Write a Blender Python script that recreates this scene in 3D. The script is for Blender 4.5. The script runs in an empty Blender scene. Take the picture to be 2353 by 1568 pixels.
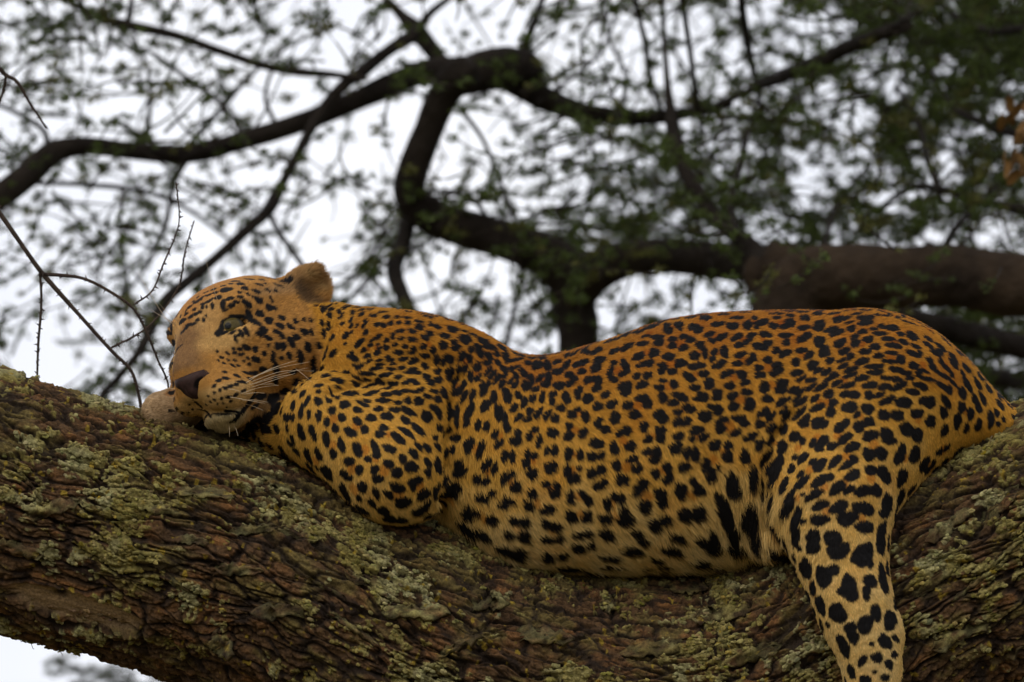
import bpy, math, random
import numpy as np
from mathutils import Matrix, Vector, kdtree, bvhtree

# ------------------------------------------------------------------ camera, sky, sun, exposure
SC = bpy.context.scene
COL = SC.collection
RES_U = 2353.0                 # one unit "u" of the layout is 1/2353 of the picture's width at the leopard
U = 0.00065                    # metres per u
DIST = 12.0                    # camera to leopard
PITCH = math.radians(12.0)     # the camera looks up into the tree
HEIGHT = 4.6                   # height of the limb above the ground
CU, CV = 1176.5, 784.0

cam_data = bpy.data.cameras.new("camera")
cam = bpy.data.objects.new("camera", cam_data)
COL.objects.link(cam)
SC.camera = cam
cam_data.sensor_width = 36.0
cam_data.lens = 36.0 * DIST / (RES_U * U)
cam_data.clip_start = 0.5
cam_data.clip_end = 3000.0
cam_data.dof.use_dof = True
cam_data.dof.focus_distance = DIST - 0.12
cam_data.dof.aperture_fstop = 6.2
cam_data.dof.aperture_blades = 9
ROT = Matrix.Rotation(PITCH, 3, 'X')
RN = np.array(ROT)
cam.location = (0.0, -DIST * math.cos(PITCH), HEIGHT - DIST * math.sin(PITCH))
cam.rotation_euler = (math.pi / 2 + PITCH, 0, 0)

world = bpy.data.worlds.new("World")
SC.world = world
world.use_nodes = True
wn = world.node_tree.nodes
wl = world.node_tree.links
wn.clear()
w_out = wn.new("ShaderNodeOutputWorld")
w_bg = wn.new("ShaderNodeBackground")
w_sky = wn.new("ShaderNodeTexSky")
w_sky.sky_type = 'NISHITA'
w_sky.sun_disc = False
SUN_EL, SUN_ROT = math.radians(40), math.radians(212)
w_sky.sun_elevation = SUN_EL
w_sky.sun_rotation = SUN_ROT
w_mix = wn.new("ShaderNodeMix")
w_mix.data_type = 'RGBA'
w_mix.inputs[0].default_value = 0.93          # closed overcast: cloud hides nearly all of the blue
w_co = wn.new("ShaderNodeTexCoord")
w_no = wn.new("ShaderNodeTexNoise")
w_no.inputs["Scale"].default_value = 14.0
w_no.inputs["Detail"].default_value = 3.0
w_rp = wn.new("ShaderNodeValToRGB")
w_rp.color_ramp.elements[0].position = 0.30
w_rp.color_ramp.elements[0].color = (7.4, 7.6, 8.3, 1)
w_rp.color_ramp.elements[1].position = 0.68
w_rp.color_ramp.elements[1].color = (9.3, 9.35, 9.7, 1)
wl.new(w_co.outputs["Generated"], w_no.inputs["Vector"])
wl.new(w_no.outputs["Fac"], w_rp.inputs[0])
wl.new(w_sky.outputs[0], w_mix.inputs[6])
wl.new(w_rp.outputs[0], w_mix.inputs[7])
wl.new(w_mix.outputs[2], w_bg.inputs[0])
w_bg.inputs[1].default_value = 0.121
wl.new(w_bg.outputs[0], w_out.inputs[0])

sun_data = bpy.data.lights.new("sun", 'SUN')
sun = bpy.data.objects.new("sun", sun_data)
COL.objects.link(sun)
sun_data.energy = 1.0
sun_data.angle = math.radians(45)
sun_data.color = (1.0, 0.90, 0.75)
# from behind the camera, to its left and high
_sd = Vector((math.sin(SUN_ROT) * math.cos(SUN_EL), math.cos(SUN_ROT) * math.cos(SUN_EL), math.sin(SUN_EL)))
sun.rotation_euler = _sd.to_track_quat('Z', 'Y').to_euler()
sun.location = _sd * 40

SC.view_settings.view_transform = 'Standard'
SC.view_settings.look = 'None'
SC.view_settings.gamma = 1.0
SC.view_settings.use_curve_mapping = False
SC.view_settings.exposure = 0.0
SC.render.engine = 'CYCLES'
SC.cycles.max_bounces = 6
SC.cycles.diffuse_bounces = 3
SC.cycles.glossy_bounces = 2
SC.cycles.transparent_max_bounces = 6
SC.cycles.use_denoising = True
SC.cycles.caustics_reflective = False
SC.cycles.caustics_refractive = False

# ------------------------------------------------------------------ helpers
rng = np.random.default_rng(7)
random.seed(7)


def to_world(P):
    """view-aligned layout (x right, y down, d towards the camera, all in u) -> world metres"""
    P = np.asarray(P, float)
    v = np.stack([(P[..., 0] - CU) * U, -P[..., 2] * U, -(P[..., 1] - CV) * U], -1)
    w = v @ RN.T
    w[..., 2] += HEIGHT
    return w


def dir_world(D):
    D = np.asarray(D, float)
    v = np.stack([D[..., 0], -D[..., 2], -D[..., 1]], -1)
    return v @ RN.T


def far(x, y, dep):
    """layout point dep units behind the leopard that lies on the line of sight of (x, y)"""
    s = (DIST / U + dep) / (DIST / U)
    return (CU + (x - CU) * s, CV + (y - CV) * s, -dep)


def vnoise(P, seed=0):
    """value noise in [-1, 1] on an (..., 2 or 3) array"""
    P = np.asarray(P, np.float32)
    if P.shape[-1] == 2:
        P = np.concatenate([P, np.zeros(P.shape[:-1] + (1,), np.float32)], -1)
    i = np.floor(P).astype(np.int64)
    f = P - i
    f = f * f * f * (f * (f * 6 - 15) + 10)
    out = np.zeros(P.shape[:-1], np.float32)
    for dx in (0, 1):
        for dy in (0, 1):
            for dz in (0, 1):
                h = ((i[..., 0] + dx) * 374761393 + (i[..., 1] + dy) * 668265263 + (i[..., 2] + dz) * 2147483647 + seed * 1274126177) & 0xffffffff
                h = ((h ^ (h >> 13)) * 1274126177) & 0xffffffff
                h = ((h ^ (h >> 16)) & 0xffff) / 32767.5 - 1
                w = (f[..., 0] if dx else 1 - f[..., 0]) * (f[..., 1] if dy else 1 - f[..., 1]) * (f[..., 2] if dz else 1 - f[..., 2])
                out += (w * h).astype(np.float32)
    return out


def fbm(P, octaves=4, seed=0, gain=0.5):
    P = np.asarray(P, np.float32)
    a, s, out = 1.0, 0.0, 0
    for k in range(octaves):
        out = out + a * vnoise(P * (2.03 ** k) + 17.3 * k, seed + k)
        s += a
        a *= gain
    return out / s


def smooth(a, b, x):
    t = np.clip((x - a) / (b - a), 0, 1)
    return t * t * (3 - 2 * t)


def mesh_np(name, V, F, mat=None, parent=None, shade=True, colors=None, attrs=None):
    """link one mesh object; F is an (n, 3|4) array or a list of tuples"""
    me = bpy.data.meshes.new(name)
    V = np.asarray(V, np.float32)
    if isinstance(F, np.ndarray):
        k = F.shape[1]
        # turn the faces outwards (signed volume about the middle)
        A = V[F] - V.mean(0)
        if (np.cross(A[:, 0], A[:, 1]) * A[:, 2]).sum() + ((np.cross(A[:, 0], A[:, 2]) * A[:, 3]).sum() if k == 4 else 0) < 0:
            F = np.ascontiguousarray(F[:, ::-1])
        me.vertices.add(len(V))
        me.vertices.foreach_set("co", V.ravel())
        me.loops.add(F.size)
        me.loops.foreach_set("vertex_index", F.astype(np.int32).ravel())
        me.polygons.add(len(F))
        me.polygons.foreach_set("loop_start", np.arange(0, F.size, k, dtype=np.int32))
        me.update(calc_edges=True)
        me.validate()
    else:
        me.from_pydata(V.tolist(), [], F)
    if shade:
        me.polygons.foreach_set("use_smooth", np.ones(len(me.polygons), bool))
    if colors is not None:
        c = np.ones((len(V), 4), np.float32)
        c[:, :3] = colors
        a = me.attributes.new("tint", 'FLOAT_COLOR', 'POINT')
        a.data.foreach_set("color", c.ravel())
    for nm, arr in (attrs or {}).items():
        a = me.attributes.new(nm, 'FLOAT', 'POINT')
        a.data.foreach_set("value", np.asarray(arr, np.float32))
    o = bpy.data.objects.new(name, me)
    COL.objects.link(o)
    if mat:
        me.materials.append(mat)
    if parent:
        o.parent = parent
    return o


def tag(o, label=None, cat=None, group=None, kind=None):
    for k, v in (("label", label), ("category", cat), ("group", group), ("kind", kind)):
        if v:
            o[k] = v
    return o


def empty(name, loc=(0, 0, 0)):
    """an Empty at a thing's base; its parts are built in world coordinates and parented with keep()"""
    o = bpy.data.objects.new(name, None)
    COL.objects.link(o)
    o.location = loc
    o.empty_display_size = 0.1
    return o


def keep(o, parent):
    """parent o without moving it (parents here only ever carry a translation)"""
    o.parent = parent
    loc = Vector((0, 0, 0))
    p = parent
    while p is not None:
        loc += Vector(p.location)
        p = p.parent
    o.location = Vector(o.location) - loc
    return o


def catmull(P, n):
    """P (k, m) control rows -> smooth resampled rows, n per segment"""
    P = np.asarray(P, float)
    Q = np.vstack([2 * P[0] - P[1], P, 2 * P[-1] - P[-2]])
    out = []
    for i in range(1, len(Q) - 2):
        t = np.linspace(0, 1, n, endpoint=False)[:, None]
        a, b, c, d = Q[i - 1], Q[i], Q[i + 1], Q[i + 2]
        out.append(0.5 * (2 * b + (c - a) * t + (2 * a - 5 * b + 4 * c - d) * t ** 2 + (3 * b - a - 3 * c + d) * t ** 3))
    out.append(P[-1:])
    return np.vstack(out)


def frames(C):
    """tangent and two parallel-transported normals along the curve points C"""
    T = np.gradient(C, axis=0)
    T /= np.linalg.norm(T, axis=1, keepdims=True) + 1e-12
    A = np.zeros_like(T)
    a = np.array([0., 0., 1.]) if abs(T[0, 2]) < 0.9 else np.array([0., 1., 0.])
    for i in range(len(T)):
        a = a - T[i] * (a @ T[i])
        a /= np.linalg.norm(a) + 1e-12
        A[i] = a
    return T, A, np.cross(T, A)


def tube_arrays(C, R, sides=8, bump=0.0, freq=0.01, seed=0, cap=True):
    """swept tube; C (n,3) in u, R (n,) -> V, quads(+tri caps as degenerate-free quads)"""
    C = np.asarray(C, float)
    R = np.asarray(R, float)
    T, A, B = frames(C)
    th = np.linspace(0, 2 * np.pi, sides, endpoint=False)
    ring = A[:, None] * np.cos(th)[None, :, None] + B[:, None] * np.sin(th)[None, :, None]
    rr = R[:, None] * np.ones(sides)[None]
    if bump:
        rr = rr * (1 + bump * fbm((C[:, None] + ring * R[:, None, None]) * freq, 3, seed))
    V = (C[:, None] + ring * rr[..., None]).reshape(-1, 3)
    n = len(C)
    i, j = np.meshgrid(np.arange(n - 1), np.arange(sides), indexing='ij')
    j2 = (j + 1) % sides
    F = np.stack([i * sides + j, i * sides + j2, (i + 1) * sides + j2, (i + 1) * sides + j], -1).reshape(-1, 4)
    return V, F


class Bag:
    """collects vertex/face arrays into one mesh"""
    def __init__(self):
        self.V, self.F, self.C, self.n = [], [], [], 0

    def add(self, V, F, col=None):
        self.V.append(np.asarray(V, float))
        self.F.append(np.asarray(F) + self.n)
        if col is not None:
            self.C.append(np.broadcast_to(np.asarray(col, float), (len(V), 3)))
        self.n += len(V)

    def build(self, name, mat, parent=None, world=True, shade=True):
        V = np.vstack(self.V)
        F = np.vstack(self.F)
        o = mesh_np(name, to_world(V) if world else V, F, mat, None, shade, np.vstack(self.C) if self.C else None)
        if parent:
            keep(o, parent)
        return o


def material(name, base=(0.5, 0.5, 0.5), rough=0.8, spec=0.3):
    m = bpy.data.materials.new(name)
    m.use_nodes = True
    b = m.node_tree.nodes["Principled BSDF"]
    b.inputs["Base Color"].default_value = (*base, 1)
    b.inputs["Roughness"].default_value = rough
    b.inputs["Specular IOR Level"].default_value = spec
    return m, m.node_tree.nodes, m.node_tree.links, b


def noise_material(name, c0, c1, scale, rough=0.85, spec=0.2, detail=6, bump=0.0, bscale=None, attr=None, stretch=(1, 1, 1), bdist=0.004):
    """base colour wandering between two colours, optional tint attribute and relief"""
    m, n, l, b = material(name, c0, rough, spec)
    co = n.new("ShaderNodeTexCoord")
    mp = n.new("ShaderNodeMapping")
    mp.inputs["Scale"].default_value = stretch
    l.new(co.outputs["Object"], mp.inputs["Vector"])
    t = n.new("ShaderNodeTexNoise")
    t.inputs["Scale"].default_value = scale
    t.inputs["Detail"].default_value = detail
    t.inputs["Roughness"].default_value = 0.65
    l.new(mp.outputs[0], t.inputs["Vector"])
    r = n.new("ShaderNodeValToRGB")
    r.color_ramp.elements[0].position = 0.32
    r.color_ramp.elements[0].color = (*c0, 1)
    r.color_ramp.elements[1].position = 0.70
    r.color_ramp.elements[1].color = (*c1, 1)
    l.new(t.outputs["Fac"], r.inputs[0])
    src = r.outputs[0]
    if attr:
        a = n.new("ShaderNodeAttribute")
        a.attribute_name = attr
        mx = n.new("ShaderNodeMix")
        mx.data_type = 'RGBA'
        mx.blend_type = 'MULTIPLY'
        mx.inputs[0].default_value = 1.0
        l.new(a.outputs["Color"], mx.inputs[6])
        l.new(src, mx.inputs[7])
        src = mx.outputs[2]
    l.new(src, b.inputs["Base Color"])
    if bump:
        t2 = n.new("ShaderNodeTexNoise")
        t2.inputs["Scale"].default_value = bscale or scale * 3
        t2.inputs["Detail"].default_value = 5
        l.new(mp.outputs[0], t2.inputs["Vector"])
        bp = n.new("ShaderNodeBump")
        bp.inputs["Strength"].default_value = bump
        bp.inputs["Distance"].default_value = bdist
        l.new(t2.outputs["Fac"], bp.inputs["Height"])
        l.new(bp.outputs[0], b.inputs["Normal"])
    return m
# ------------------------------------------------------------------ the ground far below and the tree the leopard lies in
ground_m = noise_material("dry_grass_ground", (.085, .075, .035), (.17, .14, .07), 0.35, 0.95, 0.1, 8, 0.4, 6, bdist=0.05)
gv = [(-1500, -1500, 0), (1500, -1500, 0), (1500, 1500, 0), (-1500, 1500, 0)]
ground = mesh_np("ground", gv, [(0, 1, 2, 3)], ground_m, None, False)
ground["kind"] = "structure"

# limb centre line: x, y, d, radius. It sags into a saddle and climbs again on the right
LIMB = np.array([(-520, 1010, -10, 292), (-250, 1075, 0, 296), (0, 1152, 0, 292), (250, 1224, 0, 288), (480, 1290, 0, 292), (700, 1386, 0, 300), (900, 1492, 0, 312), (1100, 1580, 0, 322),
                 (1300, 1632, 0, 330), (1500, 1650, 0, 334), (1700, 1634, 0, 334), (1900, 1548, 0, 334), (2100, 1408, 0, 330), (2300, 1306, 0, 322), (2500, 1206, 0, 316), (2760, 1050, -10, 308), (3000, 920, -20, 300)], float)
LC = catmull(LIMB, 60)
_seg = np.linalg.norm(np.diff(LC[:, :3], axis=0), axis=1)
_cum = np.concatenate([[0], np.cumsum(_seg)])
NS = 1150
# dense where the picture sees it, coarse beyond
inview = (LC[:, 0] > -60) & (LC[:, 0] < 2420)
wgt = np.where(inview, 1.0, 0.3)
wc = np.concatenate([[0], np.cumsum(_seg * wgt[1:])])
sp_ = np.interp(np.linspace(0, wc[-1], NS), wc, _cum)
LP = np.stack([np.interp(sp_, _cum, LC[:, k]) for k in range(4)], -1)
# angle round the limb: 0 = towards the camera, +90 = up; dense on the visible half
tt = np.linspace(0, 1, 560, endpoint=False)
raw = np.linspace(-math.pi, math.pi, 4001)
dens = np.where(np.abs(raw - 0.05) < 1.75, 1.0, 0.12)
dc = np.concatenate([[0], np.cumsum(dens[1:])])
TH = np.interp(tt * dc[-1], dc, raw)
NT = len(TH)
LT = np.gradient(LP[:, :3], axis=0)
LT /= np.linalg.norm(LT, axis=1, keepdims=True)
Lz = np.array([0, 0, 1.])
Lup = np.cross(LT, Lz)
Lup *= np.where(Lup[:, 1:2] > 0, -1, 1)
Lup /= np.linalg.norm(Lup, axis=1, keepdims=True)
Lfr = np.cross(Lup, LT)
Lfr *= np.where(Lfr[:, 2:3] < 0, -1, 1)
RAD = Lfr[:, None] * np.cos(TH)[None, :, None] + Lup[:, None] * np.sin(TH)[None, :, None]

SS = np.repeat(sp_[:, None], NT, 1)                       # along
CC = TH[None, :] * LP[:, 3:4]                             # around
SP2 = np.stack([SS, CC], -1)


def cells(Q, sx, sy, seed, jit=0.9):
    """2-D cell noise: distance to the nearest and second nearest point, and the nearest cell's id"""
    q = Q / np.array([sx, sy])
    i = np.floor(q).astype(np.int64)
    f1 = np.full(q.shape[:-1], 9.0)
    f2 = f1.copy()
    idn = np.zeros(q.shape[:-1])
    for dx in (-1, 0, 1):
        for dy in (-1, 0, 1):
            h = ((i[..., 0] + dx) * 73856093 ^ (i[..., 1] + dy) * 19349663 ^ seed * 83492791) & 0x7fffffff
            h = (h * 1103515245 + 12345) & 0x7fffffff
            hx = (h & 0xffff) / 65535.0
            h2 = (h * 69069 + 1) & 0x7fffffff
            hy = ((h2 >> 8) & 0xffff) / 65535.0
            px = i[..., 0] + dx + 0.5 + (hx - .5) * jit
            py = i[..., 1] + dy + 0.5 + (hy - .5) * jit
            d = np.hypot(q[..., 0] - px, q[..., 1] - py)
            n = d < f1
            f2 = np.where(n, f1, np.minimum(f2, d))
            idn = np.where(n, hx, idn)
            f1 = np.where(n, d, f1)
    return f1, f2, idn


# --- relief: twisting fissured plates, ledges, crumbs of lichen
warp = np.stack([60 * fbm(SP2 / 170.0, 3, 51), 22 * fbm(SP2 / np.array([150., 90.]), 3, 61)], -1)
warp[..., 1] += 9 * fbm(SP2 / np.array([60., 34.]), 2, 66)
Wq = SP2 + warp
f1, f2, pid = cells(Wq, 120, 30, 3)
crack = 1 - smooth(0.02, 0.26, f2 - f1)
g1, g2, gid = cells(Wq * 1.0 + 40, 46, 15, 8)
crack2 = 1 - smooth(0.02, 0.30, g2 - g1)
h1_, h2_, hid = cells(Wq + 90, 300, 80, 5)
crack3 = 1 - smooth(0.0, 0.14, h2_ - h1_)
lump = fbm(SP2 / np.array([260., 130.]), 3, 71)
ledge = fbm(Wq / np.array([130., 26.]), 4, 81)
fine = fbm(SP2 / np.array([16., 9.]), 3, 91)
grit = fbm(SP2 / 6.0, 2, 95)
relief = 12 * lump + 6 * ledge + (pid - .5) * 8 + (gid - .5) * 6 - 10 * crack ** 1.5 * smooth(-.5, .4, fbm(SP2 / 120., 2, 44) + .25) - 6.5 * crack2 * smooth(-.3, .3, fbm(SP2 / 60., 2, 45)) - 15 * crack3 * smooth(0, .4, fbm(SP2 / 200., 2, 46) + .2) + 4.2 * fine + 2.6 * grit

# --- lichen: patchy on the sunny upper and front side, thin underneath
upn = np.sin(TH)[None, :]
lm = 1.25 * fbm(SP2 / np.array([120., 80.]), 3, 101) + 0.70 * fbm(SP2 / np.array([30., 19.]), 3, 111) + 0.55 * fbm(SP2 / 9.0, 2, 121)
lm = lm + 0.30 * (ledge + (pid - .5) * .6) - 0.45 * crack - 0.2 * crack2
thr = 0.12 + 0.36 * (1 - smooth(-0.75, 0.05, upn)) - 0.06 * smooth(0.2, 0.9, upn)
lichen = smooth(0.0, 0.16, lm - thr)
crumb = .7 * fbm(SP2 / 13., 3, 131) + .5 * fbm(SP2 / 5., 2, 133)
relief = relief + lichen * (3.0 + 3.6 * crumb)
# --- bare, barkless strip low on the left, with a knot hole
bx, by = (SS - np.interp(235, LP[:, 0], sp_)), (CC + 196)
bare = 1 - smooth(0.72, 1.0, np.hypot(bx / 175, by / 47) + 0.10 * fbm(SP2 / 30.0, 2, 141))
bare = np.where(np.cos(TH)[None, :] > 0, bare, 0)
knot = np.exp(-((bx + 42) / 14) ** 2 - ((by - 22) / 10) ** 2)
scar = np.exp(-((bx - 92) / 30) ** 2 - ((by + 12 + bx * 0.05) / 6) ** 2)
rim = np.exp(-((np.hypot(bx / 175, by / 47) - 1.04) / .10) ** 2) * (np.cos(TH)[None, :] > 0)
relief = relief * (1 - bare * .92) + bare * (-16 + 2.2 * fbm(SP2 / np.array([90., 5.]), 3, 151)) + rim * 9 - (knot * 16 + scar * 10) * bare
# the big curling ledge of bark near the bottom, and hollows under it
lx_ = SS - np.interp(655, LP[:, 0], sp_)
ly_ = CC + 190 + 0.05 * lx_
shelf = np.exp(-(lx_ / 120) ** 4) * smooth(-16, 4, ly_ + 8 * vnoise(SS / 40.0 * np.ones_like(CC)[..., None].repeat(2, -1) if False else np.stack([SS / 40., 0 * SS], -1), 7)) * (1 - smooth(10, 60, ly_))
relief = relief + shelf * 20 - np.exp(-(lx_ / 150) ** 4) * np.exp(-((ly_ + 42) / 26) ** 2) * 16
# press a bed for the body so belly and paws rest on the bark, not in it
VL = LP[:, None, :3] + RAD * (LP[:, 3:4, None] + relief[..., None])

# --- colours
brown = np.array([.098, .056, .027])
dark = np.array([.020, .014, .011])
red = np.array([.185, .088, .033])
olive = np.array([.145, .114, .038])
col = brown + (red - brown) * (smooth(-.1, .7, fbm(Wq / np.array([60., 30.]), 4, 161)))[..., None]
k = smooth(-.05, .45, fbm(SP2 / np.array([75., 45.]), 3, 171) + .18 * upn)[..., None] * .80
col = col * (1 - k) + olive * k                                 # green algal film
col = col * (1 + .30 * fine + .25 * grit)[..., None]
k = np.clip(crack * .75 + crack2 * .45 + crack3 * .8, 0, .92)[..., None]
col = col * (1 - k) + dark * k
la = np.array([.262, .228, .085])
lb = np.array([.205, .172, .050])
lg = np.array([.300, .285, .145])
v1 = smooth(-.25, .35, fbm(SP2 / 60.0, 3, 181))[..., None]
v2 = smooth(.10, .45, fbm(SP2 / 85.0, 2, 191))[..., None]
lc_ = lb * (1 - v1) + la * v1
lc_ = lc_ * (1 - v2 * .8) + lg * v2 * .8
lc_ = lc_ * (1 + .55 * crumb + .2 * grit)[..., None]
k = (lichen * .93)[..., None]
col = col * (1 - k) + lc_ * k
yel = smooth(.60, .74, fbm(SP2 / 17.0, 2, 201) + .12 * fbm(SP2 / 5., 2, 203))[..., None] * .85
col = col * (1 - yel) + np.array([.32, .225, .030]) * yel
k = (bare * (1 - .9 * np.clip(knot * 1.3 + scar, 0, 1)))[..., None]
wood = np.array([.300, .205, .115]) * (1 + .35 * fbm(SP2 / np.array([140., 6.]), 3, 211))[..., None]
col = col * (1 - bare[..., None]) + wood * k + dark * (bare[..., None] - k)
col = np.clip(col * np.array([.90, .87, .84]), .008, .6)

bark_m, _n, _l, _b = material("lichened_bark", (.07, .04, .02), .92, .15)
_a = _n.new("ShaderNodeAttribute")
_a.attribute_name = "tint"
_c = _n.new("ShaderNodeTexCoord")
_t = _n.new("ShaderNodeTexNoise")
_t.inputs["Scale"].default_value = 260
_t.inputs["Detail"].default_value = 6
_t.inputs["Roughness"].default_value = .7
_l.new(_c.outputs["Object"], _t.inputs["Vector"])
_r = _n.new("ShaderNodeValToRGB")
_r.color_ramp.elements[0].position = .30
_r.color_ramp.elements[0].color = (.42, .42, .42, 1)
_r.color_ramp.elements[1].position = .70
_r.color_ramp.elements[1].color = (1.5, 1.5, 1.45, 1)
_l.new(_t.outputs["Fac"], _r.inputs[0])
_m = _n.new("ShaderNodeMix")
_m.data_type = 'RGBA'
_m.blend_type = 'MULTIPLY'
_m.inputs[0].default_value = 1
_l.new(_a.outputs["Color"], _m.inputs[6])
_l.new(_r.outputs[0], _m.inputs[7])
_l.new(_m.outputs[2], _b.inputs["Base Color"])
_bp = _n.new("ShaderNodeBump")
_bp.inputs["Strength"].default_value = .8
_bp.inputs["Distance"].default_value = .0035
_l.new(_t.outputs["Fac"], _bp.inputs["Height"])
_l.new(_bp.outputs[0], _b.inputs["Normal"])

i, j = np.meshgrid(np.arange(NS - 1), np.arange(NT), indexing='ij')
j2 = (j + 1) % NT
LF = np.stack([i * NT + j, i * NT + j2, (i + 1) * NT + j2, (i + 1) * NT + j], -1).reshape(-1, 4)
saddle = to_world(np.array([1500., 1650., 0.]))
perch = empty("acacia_tree", (saddle[0], saddle[1] + .1, 0))
tag(perch, "old acacia with a thick rough limb crusted in lichen, carrying the leopard", "tree")
limb = keep(mesh_np("limb", to_world(VL.reshape(-1, 3)), LF, bark_m, None, True, col.reshape(-1, 3)), perch)

# trunk that carries the limb down to the ground (below the picture)
tw = np.array([saddle + (0, .05, -.05), saddle + (.03, .10, -.7), saddle + (0, .14, -1.6), saddle + (-.06, .18, -2.6), (saddle[0] - .05, saddle[1] + .2, .25), (saddle[0] - .05, saddle[1] + .2, -.2)])
TC = catmull(tw, 14)
V, F = tube_arrays(TC, np.interp(np.linspace(0, 1, len(TC)), [0, .2, .8, 1], [.21, .23, .29, .44]), 40, .12, 6.0, 5)
keep(mesh_np("trunk", V, F, noise_material("trunk_bark", (.04, .029, .018), (.10, .078, .040), 9, .95, .1, 7, .8, 40, stretch=(1, 1, .3), bdist=.02), None, True), perch)

# lichen crusts: thousands of ruffled flakes standing proud of the bark
flat_l = lichen.ravel()
cand_ok = np.flatnonzero((flat_l > .55) & (np.abs(np.tile(TH, NS)) < 1.75) & (np.repeat(LP[:, 0], NT) > -40) & (np.repeat(LP[:, 0], NT) < 2420))
pick = rng.choice(cand_ok, 5500, replace=False)
Nl = np.broadcast_to(RAD, VL.shape).reshape(-1, 3)
VLf = VL.reshape(-1, 3)
bag = Bag()
colf = col.reshape(-1, 3)
m = 7
ang = np.linspace(0, 2 * np.pi, m, endpoint=False)
for p in pick:
    n = Nl[p]
    t = LT[p // NT]
    b = np.cross(n, t)
    r = rng.uniform(2.4, 6.2) * (1.3 if rng.random() < .12 else 1)
    a0 = rng.uniform(0, 6.28)
    rr = r * rng.uniform(.55, 1.25, m)
    lift = rng.uniform(.3, 2.6, m)
    tip = (rng.normal(0, .45) * t + rng.normal(0, .35) * b)
    ring = VLf[p] + (t * (np.cos(ang + a0) * rr)[:, None] * 1.25 + b * (np.sin(ang + a0) * rr)[:, None] * .8) + n * (lift + 1.0)[:, None]
    ring += n * ((ring - VLf[p]) @ tip)[:, None] * .6
    cen = VLf[p] + n * rng.uniform(.5, 2.5)
    V = np.vstack([ring, cen[None], ring - n * 3.5])
    F = [(k_, (k_ + 1) % m, m, m) for k_ in range(m)]
    F3 = np.array([(k_, (k_ + 1) % m, m) for k_ in range(m)] + [(k_, m + 1 + k_, m + 1 + (k_ + 1) % m) for k_ in range(m)] + [(k_, m + 1 + (k_ + 1) % m, (k_ + 1) % m) for k_ in range(m)])
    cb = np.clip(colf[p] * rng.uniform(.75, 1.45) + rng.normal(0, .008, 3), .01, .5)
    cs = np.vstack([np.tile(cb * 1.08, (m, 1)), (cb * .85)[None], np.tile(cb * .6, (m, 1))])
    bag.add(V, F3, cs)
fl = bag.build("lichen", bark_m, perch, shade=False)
fl["kind"] = "stuff"

# slabs of bark lifting off: each one a flake of its own (x, y in the picture, length, width, tilt)
onl = bvhtree.BVHTree.FromPolygons(VLf.tolist(), LF.tolist())


def on_limb(x, y):
    h = onl.ray_cast(Vector((x, y, 900)), Vector((0, 0, -1)))
    return (np.array(h[0]), np.array(h[1])) if h[0] is not None else (None, None)


def on_face(x, y):
    h = onl.ray_cast(Vector((x, y, 900)), Vector((0, 0, -1)))
    return h[2] if h[2] is not None else 0


def slab(x, y, ln, wd, ang, lift=10, seed=0):
    p, n = on_limb(x, y)
    if p is None:
        return
    n = n if n[2] > 0 else -n
    a = math.radians(ang)
    t = np.array([math.cos(a), math.sin(a), 0])
    t -= n * (t @ n)
    t /= np.linalg.norm(t)
    b = np.cross(n, t)
    nu, nv = 15, 6
    r_ = np.random.default_rng(seed)
    us, vs = np.linspace(-1, 1, nu), np.linspace(-1, 1, nv)
    top, tint_at = [], []
    edge = 1 + .30 * r_.normal(0, 1, (nu, 2))
    for iu, u in enumerate(us):
        prof = max(.10, (1 - abs(u) ** 7))
        for v in vs:
            e = edge[iu, 0] if v > 0 else edge[iu, 1]
            q = p + t * u * ln / 2 + b * v * wd / 2 * prof * np.clip(e, .5, 1.5)
            hq, _ = on_limb(q[0], q[1])
            tint_at.append(colf[LF[on_face(q[0], q[1])][0]])
            base = hq if hq is not None and abs(hq[2] - q[2]) < 40 else q
            top.append(base + n * (2.5 + lift * (.35 + .65 * (.5 + .5 * v)) * prof + r_.normal(0, 1.6)))
    top = np.array(top)
    bot = top - n * r_.uniform(5, 8)
    i, j = np.meshgrid(np.arange(nu - 1), np.arange(nv - 1), indexing='ij')
    F = np.stack([i * nv + j, (i + 1) * nv + j, (i + 1) * nv + j + 1, i * nv + j + 1], -1).reshape(-1, 4)
    N0 = nu * nv
    ring = [k * nv for k in range(nu)] + [(nu - 1) * nv + k for k in range(1, nv)] + [k * nv + nv - 1 for k in range(nu - 2, -1, -1)] + [k for k in range(nv - 2, 0, -1)]
    S = np.array([[c, c + N0, d + N0, d] for c, d in zip(ring, ring[1:] + ring[:1])])
    base = np.array([.070, .045, .026])
    lcl = np.array([.235, .225, .095]) if r_.random() < .6 else np.array([.165, .150, .055])
    w = smooth(-.2, .35, fbm(top / 22.0, 3, seed + 300) + .15)[:, None]
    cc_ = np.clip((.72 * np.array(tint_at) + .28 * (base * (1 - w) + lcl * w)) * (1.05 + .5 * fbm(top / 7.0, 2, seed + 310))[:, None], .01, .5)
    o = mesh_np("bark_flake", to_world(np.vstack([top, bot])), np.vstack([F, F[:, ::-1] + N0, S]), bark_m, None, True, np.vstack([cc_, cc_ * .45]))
    keep(o, perch)


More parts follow.
